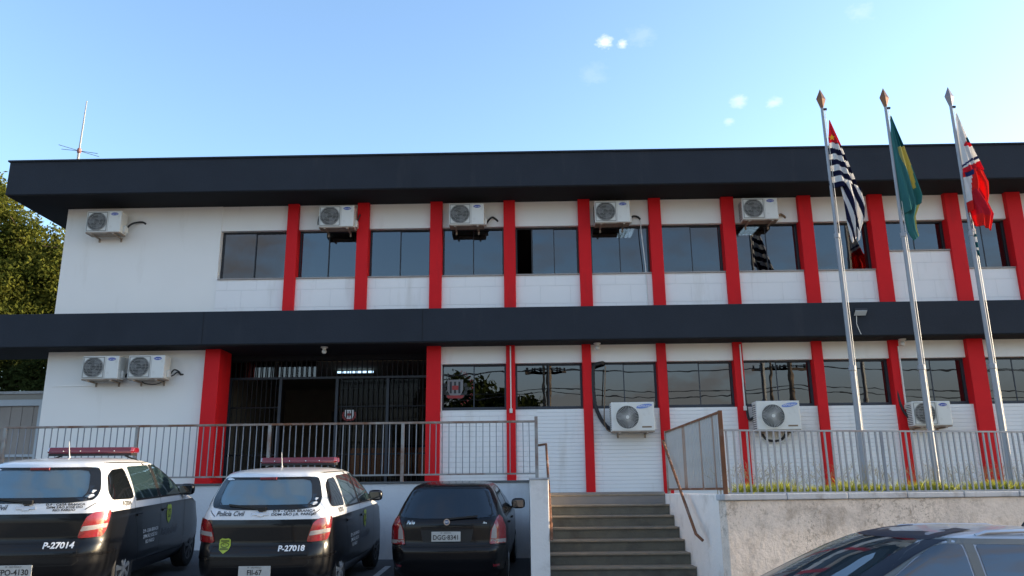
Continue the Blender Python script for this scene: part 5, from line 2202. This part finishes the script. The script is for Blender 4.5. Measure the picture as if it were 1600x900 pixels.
def police_car(name, label, loc, rz, pitch, unit, plate_txt, rear_txt, first_only):
    t = thing(name, label, 'police car', loc, rz, 'parked police cars')
    t.rotation_euler = (0, 0, rz)
    t.rotation_mode = 'XYZ'
    t.matrix_world = Matrix.Translation(loc) @ Matrix.Rotation(rz + PI / 2, 4, 'Z') @ Matrix.Rotation(-pitch, 4, 'Y')
    sh = SPIN
    BELT = 1.02
    RW = roundpoly([(-0.70, 1.165), (-0.45, 1.135), (0.45, 1.135), (0.70, 1.165), (0.735, 1.27), (0.655, 1.535), (-0.655, 1.535), (-0.735, 1.27)], 0.07)
    FW = roundpoly([(-0.68, 1.16), (0.68, 1.16), (0.55, 1.54), (-0.55, 1.54)], 0.06)
    QW = roundpoly([(-1.74, 1.15), (-1.18, 1.135), (-1.10, 1.16), (-1.16, 1.515), (-1.52, 1.50), (-1.66, 1.44), (-1.76, 1.25)], 0.05)
    RD = roundpoly([(-1.05, 1.125), (-0.23, 1.115), (-0.27, 1.54), (-1.03, 1.53)], 0.05)
    FD = roundpoly([(-0.12, 1.115), (0.86, 1.12), (0.66, 1.26), (0.34, 1.475), (0.12, 1.54), (-0.16, 1.545)], 0.05)
    make_body(t, 'spin', sh, shell_zs(0.20, 1.648, 1.5, [BELT]), lambda z: 0 if z > BELT else 1, [M['car_white'], M['car_black'], M['plastic_black']],
              [(-1.33, 0.33, 0.375), (1.29, 0.33, 0.375)], 0.72, 1.600, 1.10, RW, FW, [QW, RD, FD], -1.62, 0.1)
    seats(t, ((0.25, (-0.38, 0.38), 0.24), (-0.70, (0.0,), 0.62)), 0.73)
    for x in (-1.33, 1.29):
        for sg in (-1, 1):
            wheel(t, x, sg, 0.317, 0.317, 0.755, M['rim_silver'] if x < 0 else M['rim_dark'], 7)
    # rear window, wraps slightly round the corners
    mb = MB()
    patch(mb, sh.rear, RW, 0.006, rings=6)
    g = mb.build('rear_window', M['car_glass_rear'], t, smooth=True, local=True)
    mb = MB()
    inner_ = roundpoly([(-0.575, 1.195), (0.575, 1.195), (0.60, 1.28), (0.55, 1.505), (-0.55, 1.505), (-0.60, 1.28)], 0.07)
    oc = dens(inner_, 0.05)
    orr = [(a * 1.0, b) for a, b in oc]
    # dark printed border round the pane: ring between the pane edge and the clear field
    n_ = 72
    def along(poly, q):
        L_ = [0]
        for u in range(len(poly)):
            L_.append(L_[-1] + (Vector(poly[(u + 1) % len(poly)]) - Vector(poly[u])).length)
        d_ = q * L_[-1]
        for u in range(len(poly)):
            if d_ <= L_[u + 1]:
                e_ = (d_ - L_[u]) / max(1e-9, L_[u + 1] - L_[u])
                return tuple(Vector(poly[u]).lerp(Vector(poly[(u + 1) % len(poly)]), e_))
        return tuple(poly[0])
    def radial(poly, a):
        # star-shaped outline hit by a ray from the middle
        c0 = Vector((0, 1.345))
        d_ = Vector((math.cos(a), math.sin(a)))
        for u in range(len(poly)):
            p_, q_ = Vector(poly[u]) - c0, Vector(poly[(u + 1) % len(poly)]) - c0
            den = d_.x * (q_.y - p_.y) - d_.y * (q_.x - p_.x)
            if abs(den) < 1e-9:
                continue
            tt = (p_.x * (q_.y - p_.y) - p_.y * (q_.x - p_.x)) / den
            uu = (p_.x * d_.y - p_.y * d_.x) / den
            if tt > 0 and -1e-6 <= uu <= 1 + 1e-6:
                return c0 + d_ * tt
        return c0
    vs_, fs_ = [], []
    for k in range(n_):
        a = 2 * PI * k / n_
        for poly in (RW, inner_):
            p_ = radial(poly, a)
            vs_.append(offpt(sh.rear, p_.x, p_.y, 0.0085))
    for k in range(n_):
        k2 = (k + 1) % n_
        fs_.append((2 * k, 2 * k2, 2 * k2 + 1, 2 * k + 1))
    mb.add(vs_, fs_)
    mb.build('dark_border', M['plastic_gloss'], g, smooth=True, local=True)
    mb = MB()
    p0, p1 = sh.rear(0.0, 1.15), sh.rear(0.45, 1.20)
    mb.bar(p0 + Vector((-0.03, 0, 0)), p1 + Vector((-0.03, 0, 0)), 0.02, 0.025)
    mb.box(p0.x - 0.045, p0.x + 0.01, -0.05, 0.05, 1.125, 1.17)
    mb.build('wiper', M['plastic_black'], t, local=True)
    mb = MB()
    pz = sh.rear(0, 1.525)
    mb.box(pz.x - 0.03, pz.x + 0.03, -0.11, 0.11, 1.505, 1.54)
    mb.build('brake_light', M['dark_red_lens'], t, bevel=0.008, local=True)
    # side glass
    for sg in (-1, 1):
        f = sh.side(sg)
        for nm, poly in (('quarter_window', QW), ('rear_door_window', RD), ('front_door_window', FD)):
            mb = MB()
            patch(mb, f, poly, 0.005, rings=5)
            mb.build(nm, M['car_glass_dark2'] if nm[0] == 'q' else M['car_glass_side'], t, smooth=True, local=True)
        mb = MB()
        ribbon(mb, f, [(-0.175, 1.115), (-0.20, 1.545)], 0.10, 0.0045)
        ribbon(mb, f, [(-1.06, 1.113), (0.88, 1.105)], 0.022, 0.006)
        mb.build('window_trim', M['plastic_black'], t, local=True)
        mb = MB()
        for ln in ([(-1.08, 1.53), (-1.10, 1.15), (-1.12, 0.95), (-1.0, 0.75), (-0.92, 0.45), (-0.90, 0.36)], [(-0.16, 1.55), (-0.16, 0.34)],
                   [(0.90, 1.10), (0.88, 0.9), (0.90, 0.5), (0.86, 0.34)], [(-0.9, 0.36), (0.86, 0.345)]):
            ribbon(mb, f, ln, 0.008, 0.002)
        mb.build('door_seam', M['badge_dark_seam'], t, local=True)
        for x in (-0.98, -0.02):
            mb = MB()
            p = f(x, 0.93)
            mb.box(x - 0.09, x + 0.09, p.y - 0.02 if sg < 0 else p.y - 0.005, p.y + 0.005 if sg < 0 else p.y + 0.02, 0.915, 0.945)
            mb.build('door_handle', M['car_black'], t, bevel=0.008, local=True)
        mirror(t, 0.78, sg, 0.80, 1.17, M['car_black'] if sg < 0 else M['car_black'])
        # tail lamps wrap the rear corner
        mb = MB()
        lamp = [(sg * a, b) for a, b in ((0.585, 0.745), (0.615, 0.86), (0.655, 0.975), (0.72, 1.025), (0.93, 1.04), (0.92, 0.93), (0.88, 0.81), (0.84, 0.755))]
        patch(mb, sh.rear, roundpoly(lamp, 0.03), 0.018, rings=4, skirt=0.03)
        tl = mb.build('tail_light', M['red_lens'], t, smooth=True, local=True)
        mb = MB()
        band = [(sg * a, b) for a, b in ((0.612, 0.820), (0.630, 0.875), (0.895, 0.90), (0.885, 0.85))]
        patch(mb, sh.rear, roundpoly(band, 0.012), 0.0215, rings=3, skirt=0.006)
        mb.build('clear_band', M['clear_lens'], tl, smooth=True, local=True)
    # windscreen and front, plain (faces the wall)
    mb = MB()
    patch(mb, sh.front, FW, 0.005)
    mb.build('windscreen', M['car_glass_clear'], t, smooth=True, local=True)
    # tailgate seams, bumper line
    mb = MB()
    for ln in ([(-0.60, 0.70), (0.60, 0.70)], [(-0.60, 0.70), (-0.64, 0.50), (-0.58, 0.46), (0.58, 0.46), (0.64, 0.50), (0.60, 0.70)],
               [(-0.62, 1.06), (-0.72, 1.13)], [(0.62, 1.06), (0.72, 1.13)]):
        ribbon(mb, sh.rear, ln, 0.010, 0.002)
    mb.build('tailgate_seam', M['badge_dark_seam'], t, local=True)
    mb = MB()
    ribbon(mb, sh.rear, [(-1.2, 0.575), (-0.9, 0.565), (0.9, 0.565), (1.2, 0.575)], 0.03, 0.006)
    mb.build('bumper_strip', M['car_blackw'], t, local=True)
    # bowtie emblem
    mb = MB()
    z0, s0 = 1.085, 0.02
    for poly in ([(-0.105, -0.014), (-0.04, -0.014), (-0.04, -0.028), (0.04, -0.028), (0.04, -0.014), (0.105, -0.014), (0.105, 0.014),
                  (0.04, 0.014), (0.04, 0.028), (-0.04, 0.028), (-0.04, 0.014), (-0.105, 0.014)],):
        patch(mb, sh.rear, [(s0 + a + 0.3 * b, z0 + b) for a, b in poly], 0.012, rings=2, skirt=0.01)
    mb.build('emblem', M['chrome'], t, local=True)
    # writing: each text a part of its own
    def letters(fmap, txt, size, u0, v0, du, m, **kw):
        q = MB()
        text_on(q, fmap, txt, size, u0, v0, du, **kw)
        q.build('lettering', m, t, local=True)

    letters(sh.rear, 'Polícia Civil', 0.080, 0.42, 1.090, -1.0, M['black_ink'], bold=0.001, shear=0.25)
    pit = 0.038 if len(rear_txt) == 2 else 0.030
    for k, ln in enumerate(rear_txt):
        letters(sh.rear, ln, pit * 1.05, -0.40, 1.117 - pit * k, -1.0, M['black_ink'], bold=0.001, sx=1.45)
    f = sh.side(-1)
    letters(f, unit, 0.078, -1.36, 1.088, 1.0, M['black_ink'], bold=0.002, sx=0.95)
    letters(sh.side(1), unit, 0.078, -1.36, 1.088, -1.0, M['black_ink'], bold=0.002, sx=0.95)
    letters(sh.rear, unit, 0.088, -0.41, 0.670, -1.0, M['white_ink'], bold=0.003, sx=1.12)
    letters(f, 'Polícia Civil', 0.14, 0.25, 0.62, 1.0, M['white_dim'], bold=0.001, shear=0.25)
    for k, ln in enumerate(('D.9 - CASA BRANCA', 'DPM SÃO JOSÉ DO', 'RIO PARDO')):
        letters(f, ln, 0.062, -0.52, 0.70 - 0.07 * k, 1.0, M['white_ink'], bold=0.001)
    # badge on the tailgate and on the front door
    for fmap, u0, v0, du in ((sh.rear, 0.44, 0.71, -1.0), (sh.side(-1), 0.18, 0.86, 1.0)):
        shp = [(a, b * 0.72) for a, b in [(-0.085, 0.10), (-0.05, 0.125), (0, 0.115), (0.05, 0.125), (0.085, 0.10), (0.09, 0.0), (0.07, -0.07), (0.0, -0.13), (-0.07, -0.07), (-0.09, 0.0)]]
        kx = 0.85
        if du > 0:
            shp = [(a * 1.25, b * 1.45) for a, b in shp]
        mb = MB()
        patch(mb, fmap, [(u0 + du * a * kx, v0 + b) for a, b in shp], 0.006, rings=3, skirt=0)
        bd = mb.build('badge', M['badge_green'], t, local=True)
        mb = MB()
        for dz in (0.058, -0.04):
            patch(mb, fmap, [(u0 + du * a, v0 + b) for a, b in ((-0.055, dz - 0.01), (0.055, dz - 0.01), (0.055, dz + 0.01), (-0.055, dz + 0.01))], 0.009, rings=1, skirt=0)
        ribbon(mb, fmap, [(u0 + 0.052 * math.cos(q * PI / 8), v0 + 0.008 + 0.030 * math.sin(q * PI / 8)) for q in range(16)], 0.012, 0.009, closed=True)
        text_on(mb, fmap, 'PC', 0.042, u0, v0 + 0.008, du, off=0.0095)
        mb.build('badge_mark', M['badge_dark'], bd, local=True)
    plate(t, sh, -0.02, 0.41, plate_txt, 'SP - SÃO PAULO', 0.008)
    # light bar with feet, aerial
    bz = 1.70
    mb = MB()
    mb.use(M['dark_red_lens'])
    prof = [(-0.11, 0.0), (-0.13, 0.03), (-0.10, 0.085), (0.10, 0.085), (0.13, 0.03), (0.11, 0.0)]
    secs = []
    for y, sc in ((-0.565, 0.75), (-0.53, 1.0), (0.53, 1.0), (0.565, 0.75)):
        secs.append([(-0.42 + a * sc, y, bz + 0.04 + (b - 0.04) * sc) for a, b in prof])
    vs = [p for s_ in secs for p in s_]
    n = len(prof)
    fs = [tuple(range(n)), tuple(range(3 * n, 4 * n))]
    for i in range(3):
        for k in range(n):
            fs.append((i * n + k, i * n + (k + 1) % n, (i + 1) * n + (k + 1) % n, (i + 1) * n + k))
    mb.add(vs, fs)
    lb = mb.build('light_bar', None, t, bevel=0.008, local=True)
    mb = MB()
    mb.box(-0.53, -0.31, -0.535, 0.535, bz - 0.03, bz + 0.001)
    mb.build('bar_base', M['plastic_black'], lb, local=True)
    mb = MB()
    for y in (-0.32, -0.12, 0.12, 0.34):
        mb.lathe([(0.006, -0.004), (0.006, 0.004)], 'x', (-0.555, y, bz + 0.035), 8)
    mb.build('bar_screw', M['white_ink'], lb, local=True)
    for sg in (-1, 1):
        mb = MB()
        mb.bar((-0.42, sg * 0.42, bz - 0.03), (-0.42, sg * 0.57, 1.61), 0.05, 0.015)
        mb.bar((-0.42, sg * 0.565, 1.62), (-0.42, sg * 0.665, 1.545), 0.04, 0.012)
        mb.build('bar_foot', M['plastic_black'], lb, local=True)
    mb = MB()
    mb.tube([(-0.75, 0.16, 1.63), (-0.78, 0.16, 1.70), (-0.82, 0.16, 1.86)], [0.010, 0.006, 0.003], 6)
    mb.build('aerial', M['white_plastic'], t, local=True)
    mb = MB()
    for sg in (-1, 1):
        ribbon(mb, sh.side(sg), [(-1.55, 1.585), (0.1, 1.578)], 0.012, 0.001)
    mb.build('roof_seam', M['plastic_black'], t, local=True)
    return t


M['badge_dark_seam'] = mat('seam_black', (0.003, 0.003, 0.003), 0.7)
PITCH_UP = math.atan(0.045)
police_car('police_car', 'white over black police car with red light bar, unit number P-27018', (-3.385, -4.43, 0.125), 0.0, PITCH_UP, 'P-27018', 'FII-67',
           ('D.9 - CASA BRANCA', 'DDM SÃO J.R. PARDO'), 0)
police_car('police_car', 'white over black police car with red light bar, unit number P-27014', (-5.98, -5.50, 0.245), R(6.0), PITCH_UP, 'P-27014', 'FPO-4130',
           ('D.9 - CASA BRANCA', 'DPM SÃO JOSÉ DO', 'RIO PARDO'), 0)

# --- black hatchback --------------------------------------------------------
HATCH = Shell([
    (0.18, -1.78, 1.75, 0.70, 0.25, 0.40, 0.10, 0.25),
    (0.26, -1.86, 1.84, 0.77, 0.28, 0.45, 0.10, 0.25),
    (0.42, -1.91, 1.90, 0.805, 0.28, 0.50, 0.09, 0.25),
    (0.56, -1.915, 1.91, 0.815, 0.26, 0.50, 0.09, 0.25),
    (0.61, -1.875, 1.90, 0.818, 0.24, 0.50, 0.09, 0.25),
    (0.64, -1.85, 1.88, 0.818, 0.23, 0.50, 0.09, 0.25),
    (0.86, -1.845, 1.74, 0.812, 0.22, 0.48, 0.10, 0.22),
    (0.92, -1.835, 1.50, 0.800, 0.22, 0.42, 0.10, 0.20),
    (0.95, -1.81, 1.10, 0.785, 0.22, 0.30, 0.11, 0.20),
    (0.98, -1.785, 0.98, 0.765, 0.22, 0.20, 0.12, 0.24),
    (1.15, -1.64, 0.62, 0.690, 0.20, 0.20, 0.12, 0.22),
    (1.30, -1.50, 0.26, 0.610, 0.19, 0.20, 0.12, 0.20),
    (1.365, -1.43, 0.06, 0.565, 0.19, 0.20, 0.12, 0.18),
    (1.395, -1.37, -0.05, 0.53, 0.20, 0.22, 0.12, 0.16),
    (1.415, -1.25, -0.2, 0.47, 0.22, 0.24, 0.10, 0.14),
    (1.428, -1.05, -0.4, 0.36, 0.22, 0.24, 0.08, 0.10),
    (1.434, -0.85, -0.55, 0.22, 0.16, 0.16, 0.05, 0.05),
], 0.05, 0.05, -1.0, 0.9)


def hatchback(label, loc, rz, pitch, wells=True):
    t = thing('hatchback_car', label, 'car', loc, rz)
    t.matrix_world = Matrix.Translation(loc) @ Matrix.Rotation(rz + PI / 2, 4, 'Z') @ Matrix.Rotation(-pitch, 4, 'Y')
    sh = HATCH
    RW = roundpoly([(-0.70, 0.985), (-0.4, 0.965), (0.4, 0.965), (0.70, 0.985), (0.575, 1.335), (0.0, 1.35), (-0.575, 1.335)], 0.05)
    FW = roundpoly([(-0.62, 1.0), (0.62, 1.0), (0.50, 1.35), (-0.50, 1.35)], 0.05)
    RD = roundpoly([(-1.20, 0.985), (-0.30, 0.965), (-0.33, 1.33), (-0.95, 1.31), (-1.08, 1.24)], 0.04)
    FD = roundpoly([(-0.20, 0.965), (0.72, 0.965), (0.55, 1.09), (0.22, 1.27), (0.02, 1.335), (-0.24, 1.335)], 0.04)
    make_body(t, 'hatch', sh, shell_zs(0.18, 1.434, 1.30, []), lambda z: 0, [M['car_blackw'], M['plastic_black']],
              [(-1.12, 0.30, 0.335), (1.27, 0.30, 0.335)], 0.62, 1.39, 0.95, RW, FW, [RD, FD], -1.15, 0.0)
    seats(t, ((0.15, (-0.36, 0.36), 0.23), (-0.70, (0.0,), 0.58)), 0.60)
    for x in (-1.12, 1.27):
        for sg in (-1, 1):
            wheel(t, x, sg, 0.285, 0.285, 0.71, M['rim_silver'], 7)
    mb = MB()
    patch(mb, sh.rear, RW, 0.005, rings=6)
    g = mb.build('rear_window', M['glass_rear_palio'], t, smooth=True, local=True)
    mb = MB()
    p0, p1 = sh.rear(0.0, 0.965), sh.rear(-0.42, 0.985)
    mb.bar(p0 + Vector((-0.035, 0, 0)), p1 + Vector((-0.03, 0, 0.01)), 0.02, 0.022)
    mb.build('wiper', M['plastic_black'], t, local=True)
    for sg in (-1, 1):
        f = sh.side(sg)
        for nm, poly in (('rear_door_window', RD), ('front_door_window', FD)):
            mb = MB()
            patch(mb, f, poly, 0.005, rings=5)
            mb.build(nm, M['car_glass_side'], t, smooth=True, local=True)
        mb = MB()
        for ln in ([(-0.95, 1.33), (-1.2, 1.0), (-1.1, 0.75), (-0.78, 0.36), (-0.76, 0.30)], [(-0.25, 1.36), (-0.22, 0.30)], [(0.80, 0.96), (0.84, 0.5), (0.78, 0.3)]):
            ribbon(mb, f, ln, 0.008, 0.002)
        mb.build('door_seam', M['badge_dark_seam'], t, local=True)
        for x in (-1.0, -0.12):
            mb = MB()
            p = f(x, 0.86)
            mb.box(x - 0.08, x + 0.08, p.y - 0.022 if sg < 0 else p.y - 0.005, p.y + 0.005 if sg < 0 else p.y + 0.022, 0.85, 0.878)
            mb.build('door_handle', M['plastic_black'], t, bevel=0.008, local=True)
        mirror(t, 0.62, sg, 0.775, 1.02, M['plastic_black'])
        mb = MB()
        lamp = [(sg * a, b) for a, b in ((0.585, 0.625), (0.60, 0.80), (0.68, 0.95), (0.735, 1.00), (0.80, 0.96), (0.875, 0.84), (0.88, 0.63))]
        patch(mb, sh.rear, roundpoly(lamp, 0.02), 0.014, rings=4, skirt=0.03)
        tl = mb.build('tail_light', M['red_lens'], t, smooth=True, local=True)
        mb = MB()
        cl_ = [(sg * a, b) for a, b in ((0.592, 0.66), (0.615, 0.82), (0.66, 0.91), (0.69, 0.86), (0.69, 0.69), (0.868, 0.685), (0.868, 0.64), (0.6, 0.635))]
        band = [(sg * a, b) for a, b in ((0.605, 0.70), (0.618, 0.82), (0.655, 0.895), (0.68, 0.82), (0.68, 0.70))]
        patch(mb, sh.rear, roundpoly(band, 0.01), 0.0165, rings=2, skirt=0.005)
        band = [(sg * a, b) for a, b in ((0.60, 0.638), (0.60, 0.69), (0.862, 0.69), (0.862, 0.638))]
        patch(mb, sh.rear, roundpoly(band, 0.01), 0.0165, rings=2, skirt=0.005)
        mb.build('clear_band', M['clear_lens'], tl, smooth=True, local=True)
        mb = MB()
        s0 = sg * 0.70
        patch(mb, sh.rear, [(s0 - 0.06, 0.335), (s0 + 0.06, 0.335), (s0 + 0.06, 0.365), (s0 - 0.06, 0.365)], 0.005, rings=1)
        mb.build('reflector', M['dark_red_lens'], t, local=True)
    mb = MB()
    patch(mb, sh.front, FW, 0.005)
    mb.build('windscreen', M['car_glass_clear'], t, smooth=True, local=True)
    mb = MB()
    for ln in ([(-0.595, 0.92), (-0.575, 0.60), (0.575, 0.60), (0.595, 0.92)], [(-0.9, 0.605), (0.9, 0.605)]):
        ribbon(mb, sh.rear, ln, 0.008, 0.002)
    mb.build('tailgate_seam', M['badge_dark_seam'], t, local=True)
    # plate recess, trim bar above it
    mb = MB()
    patch(mb, sh.rear, roundpoly([(-0.33, 0.66), (0.33, 0.66), (0.37, 0.84), (-0.37, 0.84)], 0.03), 0.002, rings=2, skirt=0)
    mb.build('plate_recess', M['plastic_black'], t, local=True)
    mb = MB()
    patch(mb, sh.rear, roundpoly([(-0.36, 0.835), (0.36, 0.835), (0.36, 0.86), (-0.36, 0.86)], 0.01), 0.02, rings=2, skirt=0.02)
    mb.build('handle_trim', M['car_blackw'], t, local=True)
    plate(t, sh, -0.01, 0.735, 'DGG·8341', 'SP - SERRANA', 0.01)
    # round badge and script
    x = sh.rear(0, 0.925).x
    mb = MB()
    mb.use(M['chrome']).lathe([(0.043, -0.008), (0.043, 0.0)], 'x', (x - 0.014, 0, 0.925), 28)
    mb.use(M['badge_blue']).lathe([(0.033, -0.003), (0.033, 0.0)], 'x', (x - 0.0225, 0, 0.925), 28)
    bd = mb.build('round_badge', None, t, local=True)
    mb = MB()
    vs, fs = text2d('FIAT', 0.028, bold=0.0008)
    mb.add([(x - 0.0265, -a, 0.925 + b) for a, b in vs], fs)
    mb.build('badge_lettering', M['white_ink'], bd, local=True)
    for txt, sz, s0, z0 in (('Palio', 0.060, 0.51, 0.915), ('Fire', 0.032, -0.52, 0.905)):
        mb = MB()
        text_on(mb, sh.rear, txt, sz, s0, z0, -1.0, bold=0.001, shear=0.35)
        mb.build('model_script', M['chrome'], t, local=True)
    return t


M['glass_rear_palio'] = glass_mat('rear_pane_dusty', (0.30, 0.34, 0.38), 0.06, wav=0.25)
hatchback('old black hatchback parked nose in beside the stairs', (-1.075, -3.72, 0.125), R(-1.5), PITCH_UP)

# --- silver crossover on the street -----------------------------------------
CROSS = Shell([
    (0.20, -1.80, 1.75, 0.74, 0.25, 0.40, 0.10, 0.25),
    (0.30, -1.90, 1.88, 0.82, 0.28, 0.45, 0.10, 0.25),
    (0.50, -1.96, 1.95, 0.845, 0.30, 0.50, 0.10, 0.25),
    (0.70, -1.95, 1.95, 0.85, 0.28, 0.50, 0.10, 0.25),
    (0.88, -1.92, 1.85, 0.842, 0.28, 0.48, 0.10, 0.22),
    (0.97, -1.88, 1.55, 0.825, 0.28, 0.42, 0.11, 0.22),
    (1.01, -1.85, 1.22, 0.812, 0.28, 0.32, 0.12, 0.24),
    (1.05, -1.82, 1.06, 0.795, 0.28, 0.22, 0.12, 0.28),
    (1.20, -1.70, 0.74, 0.735, 0.27, 0.20, 0.13, 0.26),
    (1.35, -1.56, 0.40, 0.665, 0.26, 0.20, 0.14, 0.24),
    (1.43, -1.46, 0.17, 0.615, 0.25, 0.20, 0.14, 0.22),
    (1.462, -1.39, 0.03, 0.585, 0.25, 0.22, 0.14, 0.20),
    (1.485, -1.28, -0.10, 0.545, 0.26, 0.24, 0.12, 0.18),
    (1.502, -1.10, -0.25, 0.47, 0.28, 0.26, 0.10, 0.14),
    (1.514, -0.90, -0.42, 0.36, 0.26, 0.26, 0.08, 0.10),
    (1.520, -0.72, -0.55, 0.22, 0.14, 0.14, 0.03, 0.03),
], 0.05, 0.05, -1.0, 0.9)


def crossover(label, loc, rz):
    t = thing('crossover_car', label, 'car', loc, rz)
    t.rotation_euler = (0, 0, rz)
    sh = CROSS
    FW = roundpoly([(-0.70, 1.055), (-0.4, 1.035), (0.4, 1.035), (0.70, 1.055), (0.52, 1.435), (0.3, 1.45), (-0.3, 1.45), (-0.52, 1.435)], 0.04)
    RW = roundpoly([(-0.6, 1.08), (0.6, 1.08), (0.5, 1.42), (-0.5, 1.42)], 0.05)
    RD = roundpoly([(-1.22, 1.08), (-0.27, 1.045), (-0.29, 1.415), (-0.95, 1.395), (-1.12, 1.30)], 0.03)
    FD = roundpoly([(-0.17, 1.045), (0.64, 1.04), (0.49, 1.15), (0.16, 1.335), (0.02, 1.40), (-0.06, 1.418), (-0.19, 1.42)], 0.03)
    make_body(t, 'cross', sh, shell_zs(0.20, 1.520, 1.36, []), lambda z: 0, [M['car_silver'], M['plastic_black']],
              [(-1.25, 0.33, 0.37), (1.25, 0.33, 0.37)], 0.66, 1.475, 1.0, RW, FW, [RD, FD], -1.3, 0.0)
    seats(t, ((0.15, (-0.37, 0.37), 0.24), (-0.72, (0.0,), 0.60)), 0.62)
    for x in (-1.25, 1.25):
        for sg in (-1, 1):
            wheel(t, x, sg, 0.32, 0.32, 0.74, M['rim_silver'], 5)
    for sg in (-1, 1):
        f = sh.side(sg)
        for nm, poly in (('rear_door_window', RD), ('front_door_window', FD)):
            mb = MB()
            patch(mb, f, poly, 0.006, rings=5)
            mb.build(nm, M['car_glass_cross'], t, smooth=True, local=True)
        mb = MB()
        ribbon(mb, f, [(-0.22, 1.045), (-0.24, 1.42)], 0.07, 0.005)
        ribbon(mb, f, [(0.68, 1.03), (0.52, 1.155), (0.18, 1.352), (0.0, 1.425), (-0.10, 1.438), (-0.95, 1.418), (-1.15, 1.31)], 0.035, 0.005)
        mb.build('window_trim', M['trim_grey'], t, local=True)
        mb = MB()
        patch(mb, sh.front, [(sg * a, b) for a, b in ((0.700, 1.045), (0.875, 1.03), (0.80, 1.17), (0.715, 1.34), (0.655, 1.445), (0.515, 1.445), (0.60, 1.27))], 0.005, rings=6, skirt=0, step=0.04)
        mb.build('front_pillar', M['pillar_navy'], t, smooth=True, local=True)
        mb = MB()
        pts = [f(x, 1.468) + Vector((0, sg * -0.01, dz)) for x, dz in ((-0.34, 0.0), (-0.42, 0.022), (-0.7, 0.028), (-1.15, 0.022), (-1.25, 0.0))]
        mb.tube(pts, 0.014, 8)
        mb.build('roof_rail', M['chrome_dull'], t, smooth=True, local=True)
        mirror(t, 0.74, sg, 0.80, 0.985, M['car_silver'])
        mb = MB()
        for ln in ([(-0.22, 1.43), (-0.20, 0.36)], [(0.90, 1.03), (0.92, 0.5), (0.86, 0.36)]):
            ribbon(mb, f, ln, 0.008, 0.002)
        mb.build('door_seam', M['badge_dark_seam'], t, local=True)
        mb = MB()
        patch(mb, sh.front, roundpoly([(sg * a, b) for a, b in ((0.45, 0.74), (0.95, 0.80), (1.05, 0.92), (0.6, 0.86))], 0.03), 0.01)
        mb.build('headlight', M['clear_lens'], t, smooth=True, local=True)
        mb = MB()
        patch(mb, sh.rear, roundpoly([(sg * a, b) for a, b in ((0.5, 0.8), (0.95, 0.82), (0.98, 0.98), (0.55, 0.95))], 0.03), 0.01)
        mb.build('tail_light', M['red_lens'], t, smooth=True, local=True)
    mb = MB()
    patch(mb, sh.front, FW, 0.006, rings=8)
    ws = mb.build('windscreen', M['car_glass_ws'], t, smooth=True, local=True)
    mb = MB()
    patch(mb, sh.front, roundpoly([(-0.56, 1.442), (0.56, 1.442), (0.50, 1.500), (0.3, 1.507), (-0.3, 1.507), (-0.50, 1.500)], 0.02), 0.006, rings=6, skirt=0)
    mb.build('roof_edge', M['pillar_navy'], t, smooth=True, local=True)
    mb = MB()
    patch(mb, sh.rear, RW, 0.006)
    mb.build('rear_window', M['car_glass_dark'], t, smooth=True, local=True)
    mb = MB()
    mb.tube([(-1.10, 0.0, 1.50), (-1.13, 0.0, 1.54), (-1.34, 0.0, 1.66)], [0.014, 0.008, 0.006], 8)
    mb.build('aerial', M['plastic_black'], t, smooth=True, local=True)
    for s0 in (-0.35, 0.3):
        mb = MB()
        pts = [offpt(sh.front, s0 + q, 1.04 + 0.04 * abs(q), 0.02) for q in (0.0, 0.15, 0.3, 0.42)]
        mb.tube(pts, 0.009, 6)
        mb.build('wiper', M['plastic_black'], t, local=True)
    return t


M['pillar_navy'] = mat('dark_navy_pillar', (0.012, 0.015, 0.026), 0.5, spec=0.3)
M['car_glass_cross'] = glass_mat('door_glass_tinted', (0.16, 0.18, 0.19), 0.13, wav=0.01)
M['car_glass_ws'] = glass_mat('windscreen_glass', (0.5, 0.56, 0.55), 0.12, wav=0.03)
M['trim_grey'] = mat('grey_window_trim', (0.13, 0.135, 0.13), 0.5)
M['chrome_dull'] = mat('satin_rail', (0.5, 0.52, 0.55), 0.3, metal=0.8)
BETA = R(4.68)
crossover('silver crossover with roof rails parked on the street in front of the weathered wall', (2.77, -10.50, -0.44), PI + BETA)
